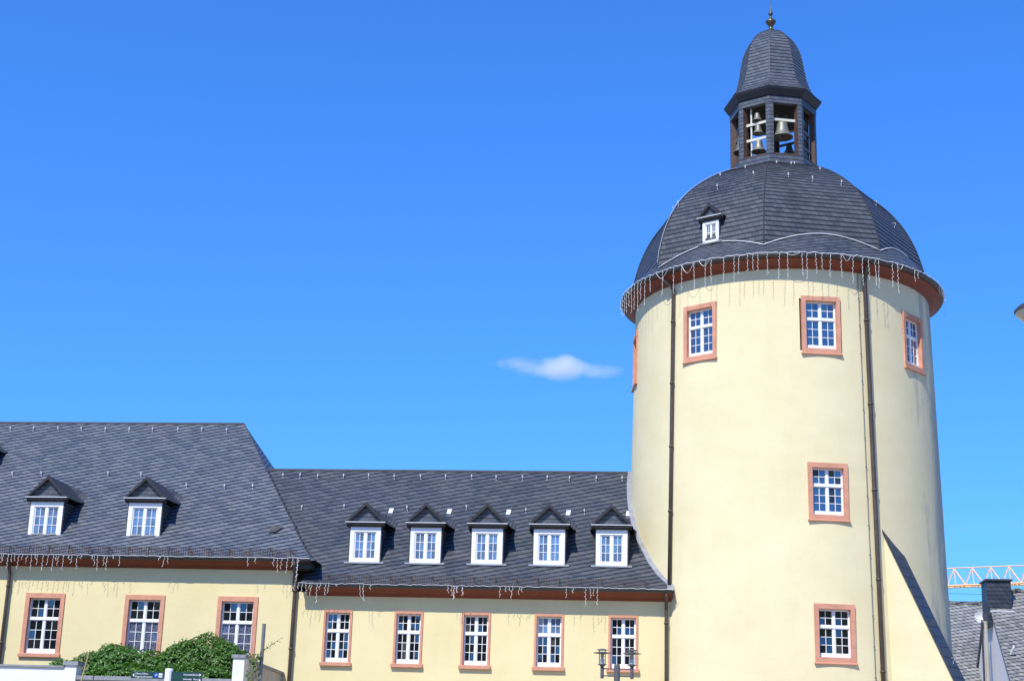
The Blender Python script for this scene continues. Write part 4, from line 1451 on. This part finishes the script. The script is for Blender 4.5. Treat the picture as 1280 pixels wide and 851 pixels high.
# ------------------------------------------------------------------ shrubs
def leafy(mounds, n, size, seed):
    r_ = random.Random(seed)
    mb = MB()
    tot = sum(m_[3] * m_[5] for m_ in mounds)
    for (cx, cy, cz, rx, ry, rz) in mounds:
        k_ = int(n * rx * rz / tot)
        for _ in range(k_):
            d = Vector((r_.gauss(0, 1), r_.gauss(0, 1), r_.gauss(0, 1))).normalized()
            if d.z < -0.55:
                d.z = -d.z
            lump = 1 + 0.16 * mnoise.noise(d * 2.6 + Vector((seed, cx, 0))) + 0.10 * mnoise.noise(d * 7 + Vector((cx, seed, 3)))
            dep = 1 - 0.26 * r_.random() ** 2.2
            if r_.random() < 0.02:
                dep = 1 + 0.08 * r_.random()
            P = Vector((cx + d.x * rx * lump * dep, cy + d.y * ry * lump * dep, cz + d.z * rz * lump * dep))
            if P.y > -4.3:
                continue
            s = size * r_.uniform(0.6, 1.25)
            nrm = (d + Vector((r_.uniform(-1, 1), r_.uniform(-1, 1), r_.uniform(-0.5, 1))) * 0.6).normalized()
            t = nrm.orthogonal().normalized()
            t = Matrix.Rotation(r_.uniform(0, 6.28), 3, nrm) @ t
            b = nrm.cross(t)
            mb.mesh([P - t * s, P + b * s * 0.55 + nrm * s * 0.12, P + t * s * 1.1, P - b * s * 0.55 + nrm * s * 0.12], [(0, 1, 2, 3)])
    return mb


for (lab, mounds, n, sd, cc) in [
    ("tall rounded dark green shrub behind the low wall, beside the white pier", [(-19.15, -7.1, 4.35, 1.35, 1.15, 1.38), (-18.45, -7.2, 4.3, 1.0, 1.0, 1.2), (-19.9, -7.3, 4.3, 0.95, 1.0, 1.18), (-19.1, -8.3, 4.0, 1.4, 0.6, 0.75)], 26000, 4, (-19.1, -7.1, 3.95)),
    ("lower spreading green shrub behind the low wall, left of the taller one", [(-22.0, -7.1, 4.2, 1.25, 1.1, 1.18), (-21.0, -7.2, 4.15, 1.1, 1.1, 1.05), (-23.0, -7.0, 4.2, 1.0, 0.9, 0.98), (-22.3, -7.2, 4.2, 0.9, 0.9, 1.25), (-24.0, -7.2, 4.15, 0.8, 0.8, 0.72), (-21.4, -8.3, 4.0, 1.5, 0.6, 0.72)], 26000, 9, (-21.8, -7.1, 3.95))]:
    t = thing("shrub", lab, "shrub", cc, "shrubs on the terrace")
    leafy(mounds, n, 0.052, sd).build("foliage", M['leaf'], t)
    mb = MB()
    r_ = random.Random(sd)
    for k in range(9):
        q = 2 * PI * k / 9
        m_ = mounds[k % len(mounds)]
        mb.tube([cc, (cc[0] + (m_[0] - cc[0]) * 0.5 + 0.3 * cos(q), cc[1] + 0.3 * sin(q), cc[2] + 0.4), (m_[0] + m_[3] * 0.6 * cos(q), m_[1] + m_[4] * 0.5 * sin(q), m_[2] + m_[5] * 0.5)], [0.04, 0.03, 0.012], 5)
    mb.build("stem", M['stem'], t)

# climbing plant on the pole, grey pole, bamboo cane
vt = thing("climbing_plant", "thin young climbing plant reaching up past the grey pole", "plant", (-16.95, -9.2, 0))
mb = MB()
vp = [(-16.95, -9.2, 0), (-17.0, -9.2, 2.5), (-17.08, -9.2, 3.9), (-17.02, -9.2, 4.6), (-16.95, -9.22, 4.95), (-16.6, -9.25, 5.25), (-16.15, -9.3, 5.55)]
mb.tube(vp, [0.02, 0.02, 0.016, 0.012, 0.010, 0.008, 0.005], 5)
vp2 = [(-17.0, -9.2, 4.4), (-16.92, -9.22, 4.8), (-16.75, -9.25, 5.2)]
mb.tube(vp2, [0.010, 0.008, 0.005], 5)
mb.build("stem", M['stem'], vt)
mb = MB()
r_ = random.Random(11)


def along(path, t):
    k = min(int(t * (len(path) - 1)), len(path) - 2)
    f_ = t * (len(path) - 1) - k
    return Vector(path[k]).lerp(Vector(path[k + 1]), f_)


for k in range(170):
    t_ = r_.random() ** 0.7
    P = along(vp[2:5], r_.random()) if k < 115 else along(vp[4:], r_.random()) if k < 150 else along(vp2, r_.random())
    sp0 = 0.13 if k < 115 else 0.06
    P = P + Vector((r_.gauss(0, sp0), r_.gauss(0, sp0 * 0.7), r_.gauss(0, 0.06)))
    s = r_.uniform(0.03, 0.06) if k >= 115 else r_.uniform(0.05, 0.09)
    nrm = Vector((r_.uniform(-1, 1), r_.uniform(-1, 0.2), r_.uniform(0, 1))).normalized()
    t = nrm.orthogonal().normalized()
    b = nrm.cross(t)
    mb.mesh([P - t * s, P + b * s * 0.5, P + t * s, P - b * s * 0.5], [(0, 1, 2, 3)])
mb.build("foliage", M['vine'], vt)
mb = MB()
mb.tube([(-16.80, -9.1, 0), (-16.80, -9.1, 5.98)], 0.058, 12)
mb.tube([(-16.80, -9.1, 5.98), (-16.80, -9.1, 6.0)], 0.062, 12)
solo(mb, "metal_pole", M['grey_pole'], "bare slim grey metal pole standing in front of the parapet wall", "pole", loc=(-16.8, -9.1, 0))
mb = MB()
mb.tube([(-22.85, -9.75, 0), (-22.68, -9.6, 2.6), (-22.38, -9.35, 4.95)], [0.03, 0.028, 0.02], 7)
solo(mb, "bamboo_cane", M['bamboo'], "thin straw-coloured cane leaning against the white terrace wall", "cane", loc=(-22.85, -9.75, 0))


# ------------------------------------------------------------------ twin street lamp in front of the lower wing
LX, LY = -5.39, -14.0
st = thing("street_lamp", "grey twin street lamp with disc shades in front of the lower wing", "street lamp", (LX, LY, 0))
mb = MB()
mb.lathe([(0.16, 0), (0.16, 0.3), (0.075, 0.36), (0.065, 3.9), (0.085, 3.92), (0.085, 4.60), (0.07, 4.655), (0, 4.66)], (LX, LY), 16)
mb.build("pole", M['lamp_grey'], st, smooth=False)
mb = MB()
for z in (4.33, 4.52):
    mb.tube([(LX - 0.42, LY, z), (LX + 0.42, LY, z)], 0.016, 6)
mb.build("crossbar", M['lamp_grey'], st)
for s in (-1, 1):
    x = LX + s * 0.41
    mb = MB()
    mb.lathe([(0, 4.25), (0.045, 4.26), (0.05, 4.30), (0.05, 4.58), (0.075, 4.60), (0.075, 4.65), (0, 4.65)], (x, LY), 14)
    lan = mb.build("lantern", M['lamp_grey'], st)
    mb = MB()
    mb.lathe([(0.045, 4.65), (0.055, 4.66), (0.055, 4.79), (0.03, 4.80), (0, 4.80)], (x, LY), 12)
    mb.build("lamp_socket", M['lamp_white'], lan)
    mb = MB()
    mb.lathe([(0.03, 4.80), (0.05, 4.84), (0.05, 4.93), (0.02, 4.965), (0, 4.97)], (x, LY), 12)
    mb.build("bulb", M['lamp_glass'], lan, smooth=True)
    mb = MB()
    for k in range(4):
        q = R(45 + 90 * k)
        mb.tube([(x + 0.115 * cos(q), LY + 0.115 * sin(q), 4.63), (x + 0.115 * cos(q), LY + 0.115 * sin(q), 5.02)], 0.008, 5)
    mb.lathe([(0.0, 4.62), (0.125, 4.62), (0.125, 4.64), (0.0, 4.64)], (x, LY), 16)
    mb.build("cage", M['lamp_grey'], lan)
    mb = MB()
    mb.lathe([(0.12, 4.955), (0.25, 4.935), (0.252, 4.945), (0.12, 4.975), (0.12, 4.955)], (x, LY), 24)
    mb.build("disc_shade", M['lamp_grey'], lan)
    mb = MB()
    mb.lathe([(0, 5.02), (0.15, 5.02), (0.15, 5.035), (0.05, 5.06), (0, 5.06)], (x, LY), 20)
    mb.build("cap", M['lamp_grey'], lan)

# lamp head reaching into the right edge of the picture
HX, HY, HZ = 1.14, -37.0, 7.75
sl2 = thing("street_lamp", "pale saucer-shaped street lamp head cut off by the right edge of the picture", "street lamp", (HX, HY, 0))
mb = MB()
mb.lathe([(0.10, 0), (0.10, 0.8), (0.06, 0.9), (0.05, 7.55), (0, 7.55)], (HX, HY), 14)
mb.build("pole", M['lamp_grey'], sl2)
mb = MB()
mb.lathe([(0.0, HZ - 0.22), (0.06, HZ - 0.22), (0.14, HZ - 0.15), (0.26, HZ - 0.09), (0.335, HZ - 0.02), (0.345, HZ + 0.01), (0.33, HZ + 0.03)], (HX, HY), 32)
head = mb.build("lamp_head", plain("lamp_lens_beige", (0.50, 0.44, 0.34), 0.4, var=0.06), sl2, smooth=True)
mb = MB()
mb.lathe([(0.352, HZ + 0.005), (0.357, HZ + 0.03), (0.30, HZ + 0.09), (0.15, HZ + 0.13), (0, HZ + 0.14)], (HX, HY), 32)
mb.build("lamp_cover", M['dark_metal'], sl2, smooth=True)

# ------------------------------------------------------------------ direction signpost
sY = -34.0
sx = -11.27
sg = thing("signpost", "dark green direction signs with white lettering on a pale post by the shrubs", "signpost", (sx, sY, 0))
mb = MB()
mb.lathe([(0.06, 0), (0.06, 3.045), (0.05, 3.06), (0, 3.06)], (sx - 0.08, sY), 16)
mb.build("post", M['sign_white'], sg, smooth=False)


def lettering(parent, txt, x, z, size, right=False, mat=None, y=None, w=None, yaw=0):
    cu = bpy.data.curves.new("lettering", 'FONT')
    cu.body = txt
    cu.size = size
    cu.align_x = 'RIGHT' if right else 'LEFT'
    cu.extrude = 0.0015
    tmp = bpy.data.objects.new("tmp", cu)
    COL.objects.link(tmp)
    dg = bpy.context.evaluated_depsgraph_get()
    me = bpy.data.meshes.new_from_object(tmp.evaluated_get(dg))
    bpy.data.objects.remove(tmp)
    me.materials.clear()
    me.materials.append(mat or M['sign_white'])
    me.transform(Matrix.Rotation(PI / 2, 4, 'X'))
    if w:
        xs_ = [v.co.x for v in me.vertices]
        k_ = w / (max(xs_) - min(xs_))
        me.transform(Matrix.Diagonal((k_, 1, 1, 1)))
    o = bpy.data.objects.new("lettering", me)
    COL.objects.link(o)
    o.parent = parent
    o.location = Vector((x, y if y else sY - 0.0335, z)) - Vector(parent["_w"])
    return o


def sign_panel(x0, x1, z0, z1):
    mb = MB()
    mb.box(x0, x1, sY - 0.03, sY - 0.005, z0, z1)
    return mb.build("sign_panel", M['sign_green'], sg)


pa = sign_panel(-11.93, -11.42, 2.905, 3.005)
mb = MB()
mb.prism([(-11.905, 2.953), (-11.88, 2.928), (-11.88, 2.978)], sY - 0.034, sY - 0.031, 'y')
mb.build("arrow", M['sign_white'], pa)
lettering(pa, "Oberes Schloss", -11.865, 2.962, 0.040, w=0.20)
lettering(pa, "Siegerlandmuseum", -11.865, 2.918, 0.040, w=0.27)
mb = MB()
mb.box(-11.565, -11.505, sY - 0.034, sY - 0.031, 2.925, 2.985)
mb.build("parking_symbol", M['sign_blue'], pa)
lettering(pa, "P", -11.548, 2.937, 0.052, y=sY - 0.036)
mb = MB()
mb.box(-11.495, -11.440, sY - 0.034, sY - 0.031, 2.925, 2.985)
mb.build("symbol_plate", M['sign_white'], pa)
lettering(pa, "WC", -11.489, 2.942, 0.032, mat=M['sign_green'], y=sY - 0.036, w=0.042)
pb = sign_panel(-11.30, -10.82, 2.935, 3.015)
mb = MB()
mb.prism([(-10.835, 2.975), (-10.86, 2.953), (-10.86, 2.997)], sY - 0.034, sY - 0.031, 'y')
mb.build("arrow", M['sign_white'], pb)
lettering(pb, "Unterstadt Bahnhof", -10.87, 2.962, 0.040, True, w=0.24)
pc = sign_panel(-11.30, -10.82, 2.78, 2.93)
mb = MB()
mb.prism([(-10.835, 2.897), (-10.86, 2.875), (-10.86, 2.919)], sY - 0.034, sY - 0.031, 'y')
mb.build("arrow", M['sign_white'], pc)
lettering(pc, "Universität   Mensa", -10.87, 2.895, 0.040, True, w=0.24)
lettering(pc, "Hauptpost   Markt", -10.87, 2.84, 0.040, True, w=0.22)

# ------------------------------------------------------------------ old houses right of the tower
hb_ = thing("old_house", "grey slate-roofed house just right of the tower, seen behind the white gable", "house", (8.0, 29, 0))
mb = MB()
mb.box(3.0, 11.9, 23.5, 34.5, 0, 5.0)
mb.build("wall", M['gable_grey'], hb_)
mb = MB()
mb.mesh([(2.5, 22.7, 4.8), (13.2, 22.7, 4.8), (13.2, 29, 11.3), (2.5, 29, 11.3), (2.5, 35.3, 4.8), (13.2, 35.3, 4.8)], [(0, 1, 2, 3), (3, 2, 5, 4), (1, 5, 2), (0, 3, 4)])
rb_ = mb.build("roof", M['slate_old'], hb_)
mb = MB()
r_ = random.Random(2)
x = 2.5
while x < 13:
    w = r_.uniform(0.22, 0.32)
    h_ = r_.uniform(-0.03, 0.03)
    mb.box(x, x + w - 0.02, 28.86, 29.14, 11.2 + h_, 11.38 + h_)
    x += w
mb.build("ridge_cap", M['slate_old'], rb_)
ha = thing("old_house", "slate-roofed house with a white gable and a slate-clad chimney at the right edge", "house", (16.0, 22, 0))
GX = 11.62
zr_ = 11.15
mb = MB()
mb.prism([(14.2, 0), (30.0, 0), (30.0, zr_ - 8.0 - 0.12), (22, zr_ - 0.25), (14.2, zr_ - 7.8 - 0.25)], GX, 24.0, 'x')
mb.build("wall", M['gable_grey'], ha)
mb = MB()
for (ya, yb) in ((13.4, 22.0), (30.6, 22.0)):
    za = zr_ - abs(22 - ya) * 1.0
    vs = [(GX - 0.10, ya, za), (24.5, ya, za), (24.5, yb, zr_), (GX - 0.10, yb, zr_), (GX - 0.10, ya, za - 0.16), (24.5, ya, za - 0.16), (24.5, yb, zr_ - 0.16), (GX - 0.10, yb, zr_ - 0.16)]
    mb.mesh(vs, [(0, 1, 2, 3), (7, 6, 5, 4), (0, 4, 5, 1), (1, 5, 6, 2), (2, 6, 7, 3), (3, 7, 4, 0)])
ra_ = mb.build("roof", M['slate_old'], ha)
mb = MB()
x = 12.7
while x < 24:
    w = r_.uniform(0.22, 0.32)
    h_ = r_.uniform(-0.03, 0.03)
    mb.box(x, x + w - 0.02, 21.86, 22.14, zr_ - 0.05 + h_, zr_ + 0.10 + h_)
    x += w
mb.build("ridge_cap", M['slate_old'], ra_)
mb = MB()
mb.box(11.42, 12.58, 21.0, 22.45, 9.3, 11.52)
ch = mb.build("chimney", M['slate_dark'], ha)
mb = MB()
mb.box(11.34, 12.66, 20.92, 22.53, 11.523, 11.60)
mb.build("chimney_cap", M['dark_metal'], ch)
mb = MB()
mb.box(11.5, 12.6, 20.85, 20.995, 9.95, 10.05)
mb.build("flashing", M['zinc'], ch)
mb = MB()
mb.tube([(11.30, 21.2, 9.55), (11.27, 21.2, 6.0)], 0.09, 8)
mb.build("flue_pipe", M['render_grey'], ha)
mb = MB()
mb.tube([(11.14, 21.3, 9.6), (11.10, 21.3, 6.0)], 0.05, 6)
mb.build("downpipe", M['dark_metal'], ha)
mb = MB()
mb.tube([(11.98, 18.3, 8.15), (11.98, 18.3, 8.05), (11.86, 18.5, 7.75)], 0.05, 6)
mb.build("bracket", M['render_white'], ha)
dt = thing("satellite_dish", "round white satellite dish fixed beside the slate-clad chimney", "satellite dish", (11.42, 23.2, 9.95))
mb = MB()
n = 20
vs = [(11.42, 23.1, 9.95)]
for rr, dy in ((0.15, -0.02), (0.30, -0.08)):
    for k in range(n):
        q = 2 * PI * k / n
        vs.append((11.42 + rr * cos(q), 23.1 + dy, 9.95 + rr * sin(q)))
fs = [(0, 1 + k, 1 + (k + 1) % n) for k in range(n)] + [(1 + k, 1 + n + k, 1 + n + (k + 1) % n, 1 + (k + 1) % n) for k in range(n)]
mb.mesh(vs, fs)
mb.build("dish", M['sign_white'], dt, smooth=True)
mb = MB()
mb.tube([(11.42, 23.12, 9.95), (11.42, 23.4, 9.90), (11.68, 23.5, 9.85)], 0.025, 6)
mb.build("arm", M['dark_metal'], dt)

mb = MB()
mb.tube([(2.0, 22.2, 11.12), (7.0, 22.2, 11.00), (11.5, 22.2, 10.98)], 0.012, 4)
solo(mb, "overhead_cable", M['dark_metal'], "thin dark cable strung through the sky to the slate-clad chimney", "cable", loc=(2.0, 22.2, 11.12))

# ------------------------------------------------------------------ tower crane far behind
cY = 60.0
cr = thing("tower_crane", "orange-yellow lattice crane jib crossing the sky above the old houses", "crane", (48, cY, 0))
mb = MB()
x0, x1 = 8.0, 48.0
zb0, zt0 = 15.93, 17.28


def zl(z, x):
    return z + (x - 16) * 0.055


for dy in (-0.55, 0.55):
    mb.tube([(x0, cY + dy, zl(zb0, x0)), (x1, cY + dy, zl(zb0, x1))], 0.07, 5)
mb.tube([(x0, cY, zl(zt0, x0)), (x1, cY, zl(zt0, x1))], 0.045, 5)
n = 30
for k in range(n):
    xa = x0 + (x1 - x0) * k / n
    xm = xa + (x1 - x0) / n * 0.45
    xb = x0 + (x1 - x0) * (k + 1) / n
    for dy in (-0.55, 0.55):
        mb.tube([(xm, cY, zl(zt0, xm)), (xb, cY + dy, zl(zb0, xb))], 0.048 if dy < 0 else 0.022, 4)
        mb.tube([(xa, cY + dy, zl(zb0, xa)), (xm, cY, zl(zt0, xm))], 0.03, 4)
    mb.tube([(xm, cY, zl(zt0, xm)), (xm, cY - 0.55, zl(zb0, xm))], 0.028, 4)
    mb.tube([(xa, cY - 0.55, zl(zb0, xa)), (xa, cY + 0.55, zl(zb0, xa))], 0.04, 4)
jib = mb.build("jib", M['crane'], cr)
mb = MB()
for (dx, dy) in ((-0.8, -0.8), (0.8, -0.8), (0.8, 0.8), (-0.8, 0.8)):
    mb.tube([(48 + dx, cY + dy, 0), (48 + dx, cY + dy, 23)], 0.09, 5)
for k in range(14):
    z = k * 1.6
    for (ax, ay, bx_, by_) in ((-0.8, -0.8, 0.8, -0.8), (0.8, -0.8, 0.8, 0.8), (0.8, 0.8, -0.8, 0.8), (-0.8, 0.8, -0.8, -0.8)):
        mb.tube([(48 + ax, cY + ay, z), (48 + bx_, cY + by_, z + 1.6)], 0.04, 4)
mb.build("mast", M['crane'], cr)


# ------------------------------------------------------------------ clouds: real volumes far behind
def cloud(name, label, c, size, dens, seed, thr):
    mb = MB()
    rx, ry, rz = size
    n = 12
    vs, fs = [], []
    mb.box(c[0] - rx, c[0] + rx, c[1] - ry, c[1] + ry, c[2] - rz, c[2] + rz)
    m = bpy.data.materials.new(name + "_vapour")
    m.use_nodes = True
    nt = m.node_tree
    nt.nodes.remove(nt.nodes["Principled BSDF"])
    vol = nt.nodes.new("ShaderNodeVolumePrincipled")
    vol.inputs["Color"].default_value = (1, 1, 1, 1)
    vol.inputs["Anisotropy"].default_value = 0.0
    tc = nt.nodes.new("ShaderNodeTexCoord")
    mp = nt.nodes.new("ShaderNodeMapping")
    mp.inputs["Scale"].default_value = (1 / rx, 1 / ry, 1 / rz)
    nt.links.new(tc.outputs["Object"], mp.inputs[0])
    sp = nt.nodes.new("ShaderNodeSeparateXYZ")
    nt.links.new(mp.outputs[0], sp.inputs[0])
    x, y, z = sp.outputs
    # distance field of a few soft lobes: (centre x, centre z, rx, rz, weight)
    lobes = {1: [(0.02, 0.0, 0.44, 0.75, 1.0), (0.06, 0.22, 0.26, 0.62, 1.0), (0.0, -0.12, 0.75, 0.5, 0.58), (-0.62, 0.28, 0.36, 0.45, 0.34), (-0.36, 0.08, 0.45, 0.45, 0.40), (0.60, -0.18, 0.34, 0.38, 0.40), (0.42, -0.15, 0.35, 0.42, 0.5)],
             2: [(0.0, 0.1, 0.9, 0.6, 0.8), (-0.4, -0.3, 0.6, 0.4, 0.6)]}[seed]
    best = None
    for (cx, cz, ax, az_, wt) in lobes:
        d2 = mth(nt, 'ADD', mth(nt, 'POWER', mth(nt, 'ABSOLUTE', mth(nt, 'DIVIDE', mth(nt, 'SUBTRACT', x, cx), ax)), 2.0),
                 mth(nt, 'ADD', mth(nt, 'POWER', mth(nt, 'ABSOLUTE', mth(nt, 'DIVIDE', mth(nt, 'SUBTRACT', z, cz), az_)), 2.0),
                     mth(nt, 'POWER', mth(nt, 'ABSOLUTE', mth(nt, 'DIVIDE', y, 0.8)), 2.0)))
        v = mth(nt, 'MULTIPLY', mth(nt, 'MAXIMUM', mth(nt, 'SUBTRACT', 1.0, d2), 0.0), wt)
        best = v if best is None else mth(nt, 'MAXIMUM', best, v)
    mp2 = nt.nodes.new("ShaderNodeMapping")
    mp2.inputs["Scale"].default_value = (0.8, 1.0, 1.7)
    nt.links.new(tc.outputs["Object"], mp2.inputs[0])
    nz = noise_tex(nt, mp2.outputs[0], 0.075, 8, 0.68)
    dd = mth(nt, 'MAXIMUM', mth(nt, 'SUBTRACT', mth(nt, 'ADD', best, mth(nt, 'MULTIPLY', mth(nt, 'SUBTRACT', nz, 0.5), thr)), 0.12), 0.0)
    dd = mth(nt, 'MULTIPLY', dd, mth(nt, 'GREATER_THAN', best, 0.0))
    nt.links.new(mth(nt, 'MULTIPLY', dd, dens), vol.inputs["Density"])
    nt.links.new(vol.outputs[0], nt.nodes["Material Output"].inputs["Volume"])
    return solo(mb, name, m, label, "cloud", loc=c)


cloud("cloud", "small lone white cloud in the blue sky left of the tower", (-122, 1388, 385.5), (72, 26, 18), 0.06, 1, 1.15)
cloud("cloud", "faint veil of thin cloud in the sky right of the tower", (300, 1397, 236), (75, 20, 12), 0.0022, 2, 1.2)

# ------------------------------------------------------------------ tidy helper properties
for o in bpy.data.objects:
    if "_w" in o:
        del o["_w"]
